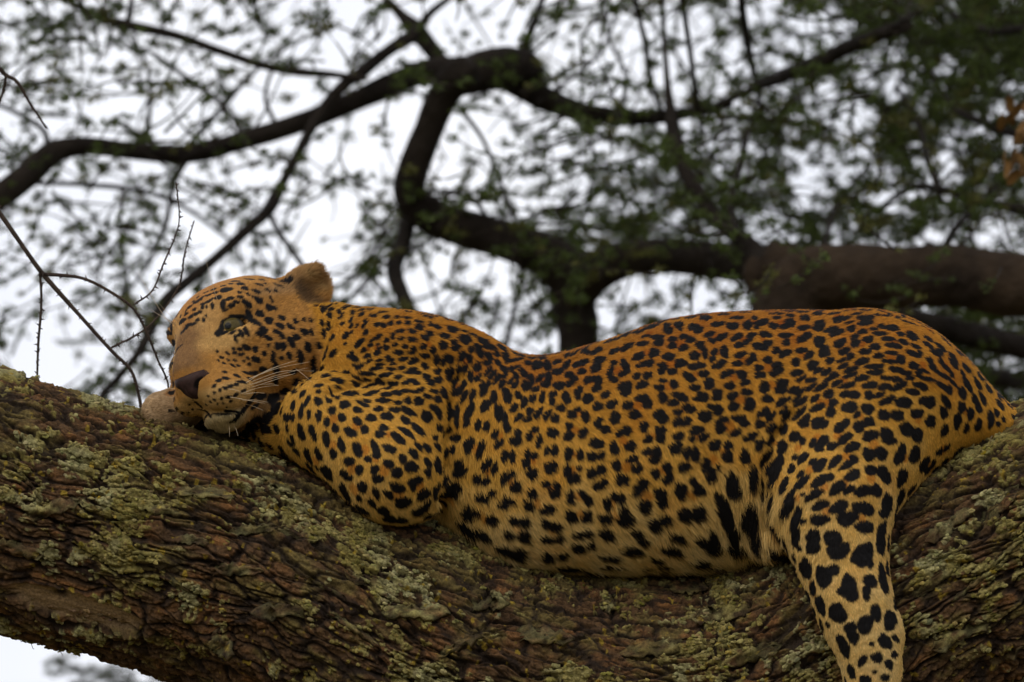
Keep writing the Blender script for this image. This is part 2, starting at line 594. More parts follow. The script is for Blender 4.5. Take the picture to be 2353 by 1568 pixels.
for k_, sl in enumerate([(670, 1392, 215, 34, 0, 16), (742, 1342, 130, 30, -14, 10), (520, 1470, 150, 40, 18, 12), (330, 1268, 120, 34, 18, 9), (450, 1235, 90, 20, 3, 8), (590, 1210, 120, 20, -2, 8),
                         (140, 1160, 150, 26, -14, 9), (80, 1110, 120, 24, 8, 9), (300, 1075, 110, 20, 4, 8), (480, 1130, 150, 22, 10, 9), (690, 1220, 100, 22, 6, 8), (200, 1040, 70, 36, 10, 8),
                         (860, 1330, 140, 30, 10, 10), (960, 1400, 160, 34, 8, 11), (1120, 1380, 150, 30, 4, 10), (1250, 1450, 170, 32, 0, 11), (1400, 1380, 130, 28, -4, 10), (1500, 1480, 180, 34, -3, 11),
                         (1650, 1400, 140, 30, -6, 10), (1720, 1490, 150, 30, -10, 10), (1050, 1480, 180, 34, 6, 11), (1580, 1350, 90, 22, 0, 8), (2160, 1200, 130, 26, -38, 9), (2230, 1330, 150, 30, -36, 10),
                         (2120, 1330, 120, 26, -30, 9), (2280, 1150, 120, 30, -40, 9), (2190, 1450, 160, 30, -28, 10), (2300, 1260, 110, 26, -40, 9), (2140, 1090, 80, 20, -34, 7), (2290, 1500, 140, 30, -24, 10),
                         (420, 1330, 110, 22, 12, 8), (560, 1300, 120, 24, 4, 9), (60, 1250, 130, 30, -4, 10), (820, 1440, 150, 30, 12, 10), (640, 1110, 90, 22, 24, 8), (380, 1165, 110, 20, 8, 8)]):
    slab(*sl, seed=k_)

# dry rootlets hanging off the underside at the left
rm = noise_material("dead_rootlet", (.012, .010, .009), (.03, .022, .016), 40)
for k_ in range(16):
    x0 = rng.uniform(25, 130)
    y0 = 1446 + .16 * (x0 - 25) + rng.uniform(-4, 4)
    n_ = 9
    w_ = np.cumsum(rng.normal(0, 5.5, (n_, 3)), 0) + np.linspace(0, 1, n_)[:, None] * np.array([rng.uniform(-35, 35), rng.uniform(8, 30), 0])
    C = np.array([x0, y0 - 6, 40.]) + w_
    V, F = tube_arrays(catmull(C, 3), np.linspace(1.3, .6, (n_ - 1) * 3 + 1), 4)
    keep(mesh_np("rootlet", to_world(V), F, rm), perch)
# ------------------------------------------------------------------ the acacias behind, out of focus
def bark(name, c0, c1):
    return noise_material(name, c0, c1, 7, .95, .1, 7, .9, 34, stretch=(1, 1, 1), bdist=.02)


bark_dark = bark("grey_acacia_bark", (.011, .0088, .0072), (.030, .0235, .018))
bark_brown = bark("brown_acacia_bark", (.012, .0085, .006), (.046, .031, .019))
twig_m = noise_material("twig_bark", (.014, .011, .009), (.030, .023, .017), 30, .95, .1, 4)


def leaf_material():
    m, n, l, b = material("acacia_leaf", (.05, .06, .02), .6, .3)
    a = n.new("ShaderNodeAttribute")
    a.attribute_name = "tint"
    l.new(a.outputs["Color"], b.inputs["Base Color"])
    tr = n.new("ShaderNodeBsdfTranslucent")
    l.new(a.outputs["Color"], tr.inputs["Color"])
    mx = n.new("ShaderNodeMixShader")
    mx.inputs[0].default_value = .42
    l.new(b.outputs[0], mx.inputs[1])
    l.new(tr.outputs[0], mx.inputs[2])
    l.new(mx.outputs[0], n["Material Output"].inputs["Surface"])
    return m


leaf_m = leaf_material()


def bough(bag, pts, dep, ddep=0, n=7, sides=10, wob=.12, seed=0):
    """pts: (x, y, width) as the picture shows them; dep: how far behind the leopard (u), drifting by ddep"""
    P = []
    for k, (x, y, w) in enumerate(pts):
        d = dep + ddep * k / max(1, len(pts) - 1)
        q = far(x, y, d)
        P.append((*q, w / 2 * (DIST / U + d) / (DIST / U)))
    C = catmull(np.array(P), n)
    if wob:
        C[:, :3] += (C[:, 3:4] * .10) * np.stack([vnoise(C[:, :3] / 160.0, seed + k) for k in range(3)], -1)
    V, F = tube_arrays(C[:, :3], np.maximum(C[:, 3], .8), sides, wob, .008, seed)
    first = bag.n
    bag.add(V, F)
    # round off both ends
    for e, d_ in ((0, -1), (-1, 1)):
        c = C[e, :3]
        k0 = 0 if e == 0 else (len(C) - 1) * sides
        t = C[e, :3] - C[e + (1 if e == 0 else -1), :3]
        tip = c + t / (np.linalg.norm(t) + 1e-6) * C[e, 3] * .7
        base = first + k0
        bag.V.append(tip[None])
        idx = np.arange(sides)
        f = np.stack([base + idx, base + (idx + 1) % sides, np.full(sides, bag.n), np.full(sides, bag.n)], -1)
        bag.tris = getattr(bag, 'tris', []) + [f[:, :3]]
        bag.n += 1
    return C


def bough_part(name, pts, dep, mat, parent, ddep=0, sides=10, seed=0, wob=.12):
    b = Bag()
    C = bough(b, pts, dep, ddep, 7, sides, wob, seed)
    V = np.vstack(b.V)
    F = [tuple(f) for f in np.vstack(b.F).tolist()] + [tuple(f) for f in np.vstack(b.tris).tolist()]
    o = mesh_np(name, to_world(V), F, mat)
    keep(o, parent)
    return C


def tree_root(x, dep, name="acacia_tree"):
    p = to_world(np.array(far(x, 2000, dep)))
    return empty(name, (p[0], p[1], 0))


ALL_AXES = []                       # centre lines of boughs, for twigs to start from

# ---- the forked grey acacia in the middle
fork = tree_root(1340, 6000)
tag(fork, "dark forked acacia behind the leopard's dipped back, its crooked limb arching up to the left", "tree")
DA = 6000
gx = far(1340, 900, DA)
_g = (np.array([fork.location[0], fork.location[1], 0.0]))
ALL_AXES.append(bough_part("trunk", [(1352, 3300, 190), (1346, 2600, 160), (1342, 1900, 140), (1345, 1300, 116), (1338, 900, 100), (1330, 770, 98), (1320, 700, 104), (1312, 640, 116), (1300, 590, 96)], DA, bark_dark, fork, sides=20, seed=1))
for nm, pts, dd in (
    ("limb", [(1330, 690, 90), (1290, 618, 108), (1200, 568, 94), (1100, 537, 90), (1015, 508, 88), (962, 478, 80), (940, 440, 74), (952, 380, 70), (985, 300, 68), (1012, 235, 74), (1045, 185, 84), (1075, 165, 86)], -300),
    ("limb", [(1318, 690, 84), (1350, 635, 104), (1420, 603, 88), (1500, 588, 80), (1600, 597, 82), (1690, 604, 90), (1760, 612, 96), (1850, 640, 96)], -700),
    ("limb", [(1040, 190, 80), (1110, 166, 94), (1180, 160, 98), (1222, 168, 84), (1240, 172, 50)], 0),
    ("limb", [(1180, 180, 72), (1250, 228, 60), (1330, 257, 48), (1420, 270, 42), (1500, 270, 36), (1570, 262, 28), (1680, 240, 20)], 500),
    ("limb", [(1070, 165, 70), (985, 164, 60), (900, 190, 54), (820, 229, 50), (740, 264, 48), (660, 294, 46), (560, 324, 44), (460, 349, 44), (390, 354, 42), (300, 346, 42), (200, 336, 44), (125, 352, 54), (65, 402, 60), (0, 452, 62), (-120, 540, 64), (-300, 640, 70)], -700),
    ("branch", [(1050, 195, 46), (1005, 132, 38), (958, 72, 42), (925, 38, 26), (890, 0, 18), (850, -60, 14)], 300),
    ("branch", [(958, 76, 36), (900, 112, 30), (830, 166, 30), (780, 204, 28), (730, 270, 26), (690, 342, 23), (650, 420, 22), (620, 480, 27), (560, 536, 25), (500, 590, 23), (440, 640, 25), (380, 690, 28), (348, 752, 24), (316, 812, 19), (268, 872, 17), (233, 915, 16), (250, 960, 12)], -1500),
    ("branch", [(614, 482, 14), (640, 532, 12), (688, 600, 12), (716, 640, 9)], -1500),
    ("branch", [(958, 72, 22), (990, 30, 18), (1040, -10, 14), (1100, -60, 10)], 300),
    ("branch", [(120, -20, 16), (220, 36, 18), (290, 58, 24), (400, 82, 22), (500, 116, 20), (600, 150, 20), (680, 166, 20), (760, 172, 16), (840, 182, 12)], -300),
    ("branch", [(292, 60, 18), (300, 20, 14), (306, -40, 10)], 0),
    ("branch", [(942, 490, 40), (922, 566, 38), (906, 620, 40), (922, 672, 36), (944, 730, 36), (952, 820, 34), (950, 950, 30)], -800),
    ("branch", [(1265, -50, 15), (1246, 0, 16), (1224, 60, 18), (1196, 130, 22), (1185, 170, 24)], 200),
    ("branch", [(1062, 256, 11), (1110, 322, 10), (1150, 420, 10), (1188, 520, 10), (1200, 560, 9)], -300),
    ("branch", [(1118, 520, 13), (1112, 488, 12), (1068, 446, 11), (985, 438, 10)], -300),
    ("branch", [(1208, 590, 11), (1186, 690, 11), (1164, 790, 11), (1150, 900, 9)], -200),
    ("branch", [(560, 320, 13), (520, 250, 12), (430, 180, 11), (330, 110, 8)], 400),
    ("branch", [(420, 350, 14), (500, 260, 12), (560, 190, 10), (640, 120, 8), (760, 60, 6)], 700),
    ("branch", [(330, 350, 14), (345, 230, 10), (330, 130, 9), (270, 60, 7)], 500),
    ("branch", [(110, 352, 16), (100, 300, 14), (40, 260, 12), (-30, 230, 10)], 500),
    ("branch", [(70, 420, 12), (200, 425, 12), (330, 440, 12), (430, 480, 10), (540, 560, 8)], 800),
    ("branch", [(440, 350, 16), (400, 420, 13), (380, 520, 10), (330, 620, 8)], -800),
    ("branch", [(640, 300, 12), (610, 220, 10), (640, 130, 8), (700, 40, 6)], 600),
    ("branch", [(1230, 240, 12), (1300, 190, 10), (1380, 120, 9), (1420, 20, 8), (1440, -60, 6)], 600),
    ("branch", [(1420, 270, 13), (1440, 180, 10), (1400, 90, 8), (1380, -30, 6)], 700),
    ("branch", [(930, 560, 9), (880, 570, 8), (840, 640, 7), (790, 700, 6)], 500),
):
    ALL_AXES.append(bough_part(nm, pts, DA, bark_dark, fork, dd, 16 if nm == "limb" else 9, seed=len(ALL_AXES) + 3, wob=.10))

# ---- the brown trunk lying across the right
brown = tree_root(1815, 4700)
tag(brown, "brown acacia with a thick near-level trunk behind the leopard's rump, under dense dark foliage", "tree")
DB = 4700
for nm, pts, dd in (
    ("trunk", [(1790, 3300, 300), (1795, 2600, 260), (1802, 1800, 230), (1806, 1200, 205), (1812, 860, 196), (1814, 760, 194), (1824, 690, 190), (1862, 644, 158), (1950, 636, 146), (2070, 640, 144), (2200, 645, 146), (2360, 656, 148), (2520, 672, 150), (2800, 700, 150)], -300),
    ("limb", [(1860, 690, 90), (1960, 716, 66), (2080, 736, 60), (2220, 764, 58), (2360, 800, 58), (2600, 860, 56)], 700),
    ("limb", [(1770, 640, 60), (1728, 572, 46), (1650, 508, 34), (1596, 430, 36), (1562, 356, 38), (1546, 292, 34), (1534, 200, 18), (1526, 90, 13), (1520, -40, 11)], 900),
    ("branch", [(1690, 540, 22), (1680, 470, 16), (1700, 380, 14), (1720, 300, 12)], 800),
    ("branch", [(2080, 60, 34), (1990, 92, 32), (1900, 132, 34), (1820, 168, 32), (1760, 192, 26), (1700, 218, 18), (1600, 260, 12)], 1800),
    ("branch", [(2060, 70, 26), (2090, 20, 26), (2110, -60, 22)], 1800),
    ("branch", [(1700, -40, 17), (1708, 40, 18), (1724, 130, 18), (1742, 210, 15), (1752, 300, 11)], 2600),
    ("branch", [(1560, -40, 13), (1585, 110, 13), (1600, 230, 13), (1616, 310, 11)], 1300),
    ("branch", [(1450, -40, 12), (1480, 90, 12), (1500, 200, 12), (1530, 280, 12)], 1300),
    ("branch", [(2400, 490, 26), (2280, 470, 22), (2180, 440, 20), (2100, 430, 16), (2020, 480, 12)], 1500),
    ("branch", [(2160, 440, 18), (2130, 360, 16), (2110, 280, 14), (2060, 200, 12)], 1800),
    ("branch", [(2400, 330, 22), (2280, 290, 20), (2180, 240, 18), (2130, 150, 16), (2080, 80, 16)], 2300),
    ("branch", [(2400, 60, 24), (2280, 70, 20), (2200, 40, 18), (2130, -30, 18)], 2500),
    ("branch", [(1890, 620, 20), (1900, 540, 14), (1930, 460, 12), (2000, 380, 10)], 1500),
    ("branch", [(2160, 600, 24), (2200, 520, 16), (2290, 430, 13), (2350, 350, 10)], 1500),
    ("knot", [(1800, 640, 120), (1790, 596, 108), (1778, 574, 70)], 0),
    ("knot", [(2120, 640, 150), (2128, 596, 96), (2134, 572, 50)], 0),
    ("knot", [(1752, 660, 80), (1738, 628, 70), (1730, 600, 40)], 0),
    ("branch", [(2010, 770, 30), (2120, 820, 34), (2240, 860, 40), (2400, 880, 44), (2560, 880, 44)], 1500),
):
    ALL_AXES.append(bough_part(nm, pts, DB, bark_brown if nm in ("trunk", "knot") else bark_dark, brown, dd, 22 if nm == "trunk" else 12, seed=len(ALL_AXES) + 40, wob=.20 if nm == "trunk" else .12))

# ---- foliage: leafy sprays on fine twigs
HOLES = [(160, 800, 95, 70), (55, 690, 50, 60), (205, 590, 45, 28), (520, 600, 75, 40), (690, 500, 75, 62), (840, 345, 85, 80), (1000, 600, 60, 38), (1015, 372, 42, 60), (620, 205, 80, 40), (685, 128, 62, 22), (400, 15, 55, 22),
         (480, 285, 50, 25), (1080, 70, 55, 55), (1040, 300, 28, 34), (1460, 662, 80, 20), (1250, 345, 48, 30), (1445, 150, 50, 70), (300, 240, 42, 30), (60, 300, 42, 42), (785, 150, 30, 18), (1310, 215, 44, 18), (2318, 235, 42, 44),
         (1565, 170, 20, 50), (1755, 30, 32, 80), (1420, 100, 40, 50), (590, 420, 40, 26), (250, 480, 35, 20), (120, 560, 40, 24), (920, 250, 60, 25), (1180, 60, 40, 40), (420, 150, 35, 40), (760, 590, 50, 40), (1340, 760, 30, 30), (1350, 340, 40, 18),
         (1455, 720, 50, 16), (1880, 110, 40, 26), (1660, 110, 26, 40), (2180, 150, 30, 30), (1650, 350, 36, 34), (2000, 390, 44, 22), (1890, 370, 34, 30), (1800, 500, 22, 20), (2240, 530, 40, 26), (1990, 180, 26, 20), (950, 640, 40, 30), (150, 30, 40, 20)]


_gx, _gy = np.meshgrid(np.arange(-300, 2800, 10.), np.arange(-800, 1900, 10.), indexing='ij')
GAPS = np.clip(.10 + 1.0 * smooth(-.22, .16, fbm(np.stack([_gx / 64, _gy / 42], -1), 3, 601)), 0, 1)


def leafy(x, y):
    """how much foliage the picture shows around (x, y), 0..1"""
    b = np.interp(x, [-1100, 150, 500, 760, 1000, 1250, 1450, 1650, 1850, 2400], [.62, .60, .46, .34, .30, .50, .72, .95, 1.0, 1.0])
    if x > 1300 and y < 260:
        b *= np.interp(x, [1300, 1500, 1800, 2100, 2400], [.55, .6, .8, .95, 1])
    if y > 600:
        b *= .85
    for hx, hy, rx, ry in HOLES:
        q = ((x - hx) / (rx * 1.15)) ** 2 + ((y - hy) / (ry * 1.15)) ** 2
        b *= 1 - .97 * math.exp(-q ** 2 * .7) if q < 6 else 1
    return b * GAPS[min(max(int((x + 300) / 10), 0), GAPS.shape[0] - 1), min(max(int((y + 800) / 10), 0), GAPS.shape[1] - 1)]


class Foliage:
    def __init__(self):
        self.V, self.F, self.C, self.n = [], [], [], 0
        self.tw = Bag()

    def spray(self, c, size, tint, dirv, r_):
        """one clump of leaflets round c (layout u)"""
        m = int(20 + size * 1.35)
        off = r_.normal(0, 1, (m, 3)) * np.array([size * .52, size * .40, size * .52])
        p = c + off * .84
        L = size * r_.uniform(.20, .42, m)[:, None]
        a = r_.normal(0, 1, (m, 3)) + dirv * .8
        a /= np.linalg.norm(a, axis=1, keepdims=True)
        b = np.cross(a, r_.normal(0, 1, (m, 3)))
        b /= np.linalg.norm(b, axis=1, keepdims=True) + 1e-6
        w = L * r_.uniform(.28, .5, (m, 1))
        q = np.stack([p - a * L, p + b * w, p + a * L, p - b * w], 1).reshape(-1, 3)
        self.V.append(q)
        self.F.append(np.arange(4 * m).reshape(m, 4) + self.n)
        col = np.clip(tint * r_.uniform(.6, 1.45, (m, 1)), .004, .4)
        self.C.append(np.repeat(col, 4, 0))
        self.n += 4 * m

    def build(self, parent):
        o = mesh_np("leaves", to_world(np.vstack(self.V)), np.vstack(self.F), leaf_m, None, False, np.vstack(self.C))
        keep(o, parent)
        o["kind"] = "stuff"
        t = self.tw.build("twigs", twig_m, parent)
        t["kind"] = "stuff"


def grow(fol, n_twigs, dep0, dep1, xr, yr, size, r_, hang=0.2, step=26, tintf=None, axes=None, gain=1.0, kept=0.93):
    made = 0
    tries = 0
    while made < n_twigs and tries < n_twigs * 14:
        tries += 1
        dep = r_.uniform(dep0, dep1)
        x, y = r_.uniform(*xr), r_.uniform(*yr)
        if r_.random() > leafy(x, y) * gain:
            continue
        made += 1
        s = (DIST / U + dep) / (DIST / U)
        ln = r_.uniform(60, 210)
        a = r_.uniform(0, 2 * math.pi) if r_.random() < .6 else math.radians(r_.normal(-20, 25) + (180 if r_.random() < .5 else 0))
        bend = r_.normal(0, .9)
        k = max(3, int(ln / step))
        path = []
        px, py, pd = x, y, dep
        for j in range(k + 1):
            path.append((px, py, pd))
            aa = a + bend * j / k
            px += math.cos(aa) * ln / k
            py += math.sin(aa) * ln / k + hang * 4
            pd += r_.normal(0, 60)
        P = np.array([far(*q) for q in path])
        V, F = tube_arrays(P, np.linspace(2.6, 1.0, len(P)) * s * r_.uniform(.7, 1.5), 4)
        fol.tw.add(V, F)
        t = np.array([.056, .080, .014]) * r_.uniform(.7, 1.35)
        if r_.random() < .16:
            t = np.array([.105, .105, .022]) * r_.uniform(.7, 1.2)
        for j, q in enumerate(path):
            if r_.random() > kept * (.35 + .65 * leafy(q[0], q[1])):
                continue
            sz = size * r_.uniform(.6, 1.5) * s
            c = P[j] + r_.normal(0, 6, 3)
            d = P[min(j + 1, len(P) - 1)] - P[max(j - 1, 0)]
            fol.spray(c, sz, t, d / (np.linalg.norm(d) + 1e-6), r_)
    return made


r1 = np.random.default_rng(11)
fa = Foliage()
grow(fa, 780, DA - 1600, DA + 1200, (-120, 1420), (-140, 960), 14.5, r1)
grow(fa, 110, DA, DA + 2500, (850, 1500), (500, 830), 15, r1, gain=1.5)
grow(fa, 220, DA - 1500, DA + 1500, (-200, 1400), (-800, -120), 28, r1, step=40)
grow(fa, 420, DA - 1400, DA + 1600, (-1100, -120), (-300, 1000), 17, r1, gain=1.2)
fa.build(fork)
fb = Foliage()
grow(fb, 830, DB - 200, DB + 3600, (1330, 2480), (-140, 600), 14, r1)
grow(fb, 420, DB + 1500, DB + 4000, (1560, 2480), (-140, 620), 15.5, r1)
grow(fb, 270, DB + 500, DB + 3000, (1850, 2480), (690, 1000), 15, r1)
grow(fb, 14, DB - 1600, DB - 500, (1480, 2420), (540, 700), 13, r1, gain=1.2)
grow(fb, 100, DB + 300, DB + 1300, (1880, 2480), (690, 960), 14, r1, gain=1.2)
# crowns go on above the picture
grow(fb, 220, DB - 500, DB + 3000, (1300, 2700), (-800, -120), 28, r1, step=40)
fb.build(brown)

# ---- a far acacia top showing under the limb, bottom left
low = tree_root(330, 9000)
tag(low, "distant acacia crown showing blurred below the limb at the bottom left", "tree")
bough_part("trunk", [(330, 2900, 90), (335, 2300, 70), (330, 1800, 46), (320, 1620, 26)], 9000, bark_dark, low, 0, 10, 77)
fc = Foliage()
for (x0, x1, y0, y1, n_) in ((90, 150, 1505, 1545, 4), (150, 470, 1528, 1590, 30), (230, 560, 1570, 1760, 60)):
    for _ in range(n_):
        x, y = r1.uniform(x0, x1), r1.uniform(y0, y1)
        P = np.array([far(x + k * 14, y + r1.normal(0, 3), 9000 + r1.normal(0, 60)) for k in range(4)])
        V, F = tube_arrays(P, np.linspace(3, 1.5, 4), 4)
        fc.tw.add(V, F)
        for p in P:
            fc.spray(p, r1.uniform(12, 22), np.array([.050, .055, .020]) * r1.uniform(.7, 1.3), np.array([1, 0, 0.]), r1)
fc.build(low)

# ---- bare thorny twigs rising just behind the limb on the left
thorn_m = noise_material("thorn_twig_bark", (.030, .022, .018), (.075, .052, .038), 60, .9, .15, 4)


def thorny(label, runs, dep, seed):
    r_ = np.random.default_rng(seed)
    x0, y0, _ = runs[0][-1]
    root = empty("thorny_branch", tuple(to_world(np.array(far(x0, y0, dep)))))
    tag(root, label, "branch", "bare thorny branches left of the leopard's head")
    for k, pts in enumerate(runs):
        C = bough_part("stem" if k == 0 else "twig", pts, dep + 25 * k, thorn_m, root, 60, 7, seed + k, .16)
        b = Bag()
        step = 12
        L = np.concatenate([[0], np.cumsum(np.linalg.norm(np.diff(C[:, :3], axis=0), axis=1))])
        for s in np.arange(8, L[-1], step):
            s += r_.normal(0, 3)
            c = np.array([np.interp(s, L, C[:, m_]) for m_ in range(4)])
            # a swollen node and one or two short thorns
            Vb = c[:3] + np.stack([np.cos(np.arange(6)), np.sin(np.arange(6)), np.sin(np.arange(6) * 2.1)], -1) * 0
            for _ in range(r_.integers(1, 3)):
                d = r_.normal(0, 1, 3)
                d /= np.linalg.norm(d)
                ln = r_.uniform(4, 10) + c[3] * .8
                Q = np.stack([c[:3], c[:3] + d * ln * .5, c[:3] + d * ln])
                V, F = tube_arrays(Q, [c[3] * .9 + .6, 1.5, .35], 5)
                b.add(V, F)
        o = b.build("thorns", thorn_m, root)
        o["kind"] = "stuff"


thorny("long bare thorny branch slanting down from the left edge to the limb", [
    [(-560, 60, 16), (-300, 190, 14), (-60, 410, 11), (0, 492, 11), (60, 578, 11), (100, 632, 12), (180, 722, 10), (255, 805, 9), (300, 850, 8), (318, 905, 8), (330, 975, 7)],
    [(92, 622, 6), (95, 700, 6), (88, 790, 6), (85, 885, 5), (84, 930, 5)],
    [(255, 800, 5), (310, 772, 5), (350, 742, 4), (392, 690, 4), (415, 645, 4), (425, 580, 3.5), (446, 508, 3)]], 420, 301)
thorny("thin arching thorny branch that droops in front of the leopard's brow", [
    [(100, 630, 8), (190, 640, 7), (265, 678, 7), (308, 712, 6), (338, 766, 5.5), (362, 826, 5), (386, 882, 4.5), (380, 930, 4)],
    [(308, 700, 4.5), (350, 668, 4), (376, 606, 4), (402, 545, 3.5), (412, 500, 3), (405, 420, 3)]], 260, 302)
thorny("short dark thorny twigs crossing the upper left edge of the picture", [
    [(-520, -120, 16), (-240, 40, 13), (-30, 140, 10), (12, 172, 9), (40, 190, 8), (70, 240, 6), (105, 292, 4)],
    [(14, 176, 7), (6, 215, 6), (-12, 260, 6)]], 900, 303)

# ---- dry brown leaves hanging at the right edge
for k, (x, y, lab) in enumerate(((2342, 268, "upper of two dry brown leaf clusters hanging at the far right edge"), (2336, 385, "lower of two dry brown leaf clusters hanging at the far right edge"))):
    r_ = np.random.default_rng(500 + k)
    dep = 3900
    root = empty("dry_leaf_cluster", tuple(to_world(np.array(far(x, y - 40, dep)))))
    tag(root, lab, "dry leaves", "dry brown leaf clusters")
    b = Bag()
    bough(b, [(x + 60, y - 90, 8), (x + 26, y - 60, 7), (x + 4, y - 30, 6)], dep, 0, 5, 6, .1, k)
    b.build("twig", twig_m, root)
    dm = noise_material("dry_leaf", (.090, .046, .012), (.150, .078, .020), 20, .8, .2)
    for q in range(9):
        c = np.array(far(x + r_.normal(0, 17), y + r_.normal(0, 24), dep + r_.normal(0, 60)))
        a = np.array([r_.normal(0, .5), 1, r_.normal(0, .5)])
        a /= np.linalg.norm(a)
        w = np.cross(a, r_.normal(0, 1, 3))
        w /= np.linalg.norm(w)
        n_ = np.cross(a, w)
        t = np.linspace(-1, 1, 7)[:, None]
        half = 13 * (1 - t ** 2) ** .6 + .4
        mid = c + a * t * 30 + n_ * 5 * t ** 2
        V = np.vstack([mid - w * half + n_ * 3, mid, mid + w * half + n_ * 3])
        F = np.array([[i_, i_ + 1, 7 + i_ + 1, 7 + i_] for i_ in range(6)] + [[7 + i_, 7 + i_ + 1, 14 + i_ + 1, 14 + i_] for i_ in range(6)])
        keep(mesh_np("leaf", to_world(V), F, dm), root)
# ------------------------------------------------------------------ leopard: one continuous body grown from a distance field
GH = 4.0                                          # grid step in u
G0 = np.array([300., 575., -330.])                # x, y(down), d(towards camera)
GN = ((np.array([2600., 1960., 470.]) - G0) / GH).astype(int) + 1
FIELD = np.full(tuple(GN), 400.0, np.float32)


def block(lo, hi):
    a = np.maximum(np.floor((np.asarray(lo) - G0) / GH).astype(int), 0)
    b = np.minimum(np.ceil((np.asarray(hi) - G0) / GH).astype(int) + 1, GN)
    sl = tuple(slice(i, j) for i, j in zip(a, b))
    ax = [((G0[k] + np.arange(a[k], b[k]) * GH)).astype(np.float32) for k in range(3)]
    return sl, ax[0][:, None, None], ax[1][None, :, None], ax[2][None, None, :]


def smin(a, b, k):
    h = np.maximum(k - np.abs(a - b), 0) / k
    return np.minimum(a, b) - h * h * k * 0.25


def cone_sdf(X, Y, Z, a, b, ra, rb):
    """capsule whose radius runs from ra to rb (good enough as a distance)"""
    a, b = np.asarray(a, np.float32), np.asarray(b, np.float32)
    v = b - a
    L2 = float(v @ v) + 1e-6
    px, py, pz = X - a[0], Y - a[1], Z - a[2]
    t = np.clip((px * v[0] + py * v[1] + pz * v[2]) / L2, 0, 1)
    q = np.sqrt((px - v[0] * t) ** 2 + (py - v[1] * t) ** 2 + (pz - v[2] * t) ** 2)
    return q - (ra + (rb - ra) * t)


def ell_sdf(X, Y, Z, c, r, M=None):
    px, py, pz = X - c[0], Y - c[1], Z - c[2]
    if M is not None:
        M = np.asarray(M, np.float32)
        px, py, pz = (M[0, 0] * px + M[0, 1] * py + M[0, 2] * pz, M[1, 0] * px + M[1, 1] * py + M[1, 2] * pz, M[2, 0] * px + M[2, 1] * py + M[2, 2] * pz)
    k0 = np.sqrt((px / r[0]) ** 2 + (py / r[1]) ** 2 + (pz / r[2]) ** 2)
    k1 = np.sqrt((px / r[0] ** 2) ** 2 + (py / r[1] ** 2) ** 2 + (pz / r[2] ** 2) ** 2) + 1e-6
    return k0 * (k0 - 1.0) / k1


def merge(lo, hi, fn, k):
    sl, X, Y, Z = block(np.asarray(lo) - k - 12, np.asarray(hi) + k + 12)
    if FIELD[sl].size:
        FIELD[sl] = smin(FIELD[sl], fn(X, Y, Z).astype(np.float32), k)


def cone(a, b, ra, rb, k):
    a, b = np.asarray(a, float), np.asarray(b, float)
    m = max(ra, rb)
    merge(np.minimum(a, b) - m, np.maximum(a, b) + m, lambda X, Y, Z: cone_sdf(X, Y, Z, a, b, ra, rb), k)


def chain(pts, k):
    """round limb through (x, y, d, radius) points, smoothed and merged in one go"""
    P = catmull(np.asarray(pts, float), 5)
    m = P[:, 3].max()

    def fn(X, Y, Z):
        f = None
        for a, b in zip(P[:-1], P[1:]):
            g = cone_sdf(X, Y, Z, a[:3], b[:3], a[3], b[3])
            f = g if f is None else np.minimum(f, g)
        return f
    merge(P[:, :3].min(0) - m, P[:, :3].max(0) + m, fn, k)


def ell(c, r, k, deg=0):
    c = np.asarray(c, float)
    m = max(r)
    ca, sa = math.cos(math.radians(deg)), math.sin(math.radians(deg))
    M = np.array([[ca, sa, 0], [-sa, ca, 0], [0, 0, 1]])
    merge(c - m, c + m, lambda X, Y, Z: ell_sdf(X, Y, Z, c, r, M), k)


# trunk: x, top line, bottom line, half depth, centre depth
TORSO = np.array([
    (640, 800, 860, 15, -60), (690, 738, 920, 40, -50), (760, 702, 970, 84, -32), (830, 712, 1060, 122, -4), (900, 727, 1130, 158, 20), (1000, 748, 1200, 152, 24),
    (1100, 779, 1268, 178, 34), (1180, 811, 1300, 208, 42), (1230, 820, 1306, 214, 44), (1290, 813, 1310, 222, 46), (1400, 783, 1312, 234, 48),
    (1500, 747, 1310, 244, 48), (1600, 727, 1306, 248, 46), (1700, 719, 1298, 246, 44), (1800, 716, 1280, 240, 42), (1900, 717, 1240, 232, 40),
    (1980, 729, 1195, 222, 36), (2060, 751, 1140, 205, 30), (2140, 789, 1090, 180, 24), (2220, 842, 1055, 150, 16), (2290, 902, 1035, 112, 8), (2350, 962, 1022, 70, 0), (2390, 1000, 1020, 20, 0)], np.float32)


TORSO = catmull(TORSO, 8).astype(np.float32)


def torso_fn(X, Y, Z):
    x = X[:, 0, 0]
    top, bot, w, cd = (np.interp(x, TORSO[:, 0], TORSO[:, i])[:, None, None].astype(np.float32) for i in range(1, 5))
    h = (bot - top) / 2
    cy = (bot + top) / 2
    # ribs lean out a little below mid height: the belly is the widest part
    v = (Y - cy) / h
    ww = w * (1 + 0.10 * np.clip(v, -1, 1))
    q = np.sqrt(np.abs(v) ** 2.0 + (np.abs(Z - cd) / ww) ** 2.2) ** (1 / 1.0)
    f = (q - 1) * np.minimum(h, ww) * 0.9
    ends = np.maximum(640 - X, X - 2390)
    return np.maximum(f, ends)


merge((640, 690, -250), (2390, 1330, 320), torso_fn, 1.0)
# shoulder blade, rump, hip bones under the coat
ell((985, 800, 60), (150, 55, 90), 60, 14)
cone((715, 805, -70), (890, 890, 5), 82, 146, 50)
ell((2090, 830, 70), (150, 62, 100), 70, 26)
# tail, draped over the far side of the limb
for a, b, ra, rb in (((2340, 985, -10), (2420, 1010, -60), 42, 36), ((2420, 1010, -60), (2470, 1080, -190), 36, 30), ((2470, 1080, -190), (2480, 1250, -300), 30, 28)):
    cone(a, b, ra, rb, 30)
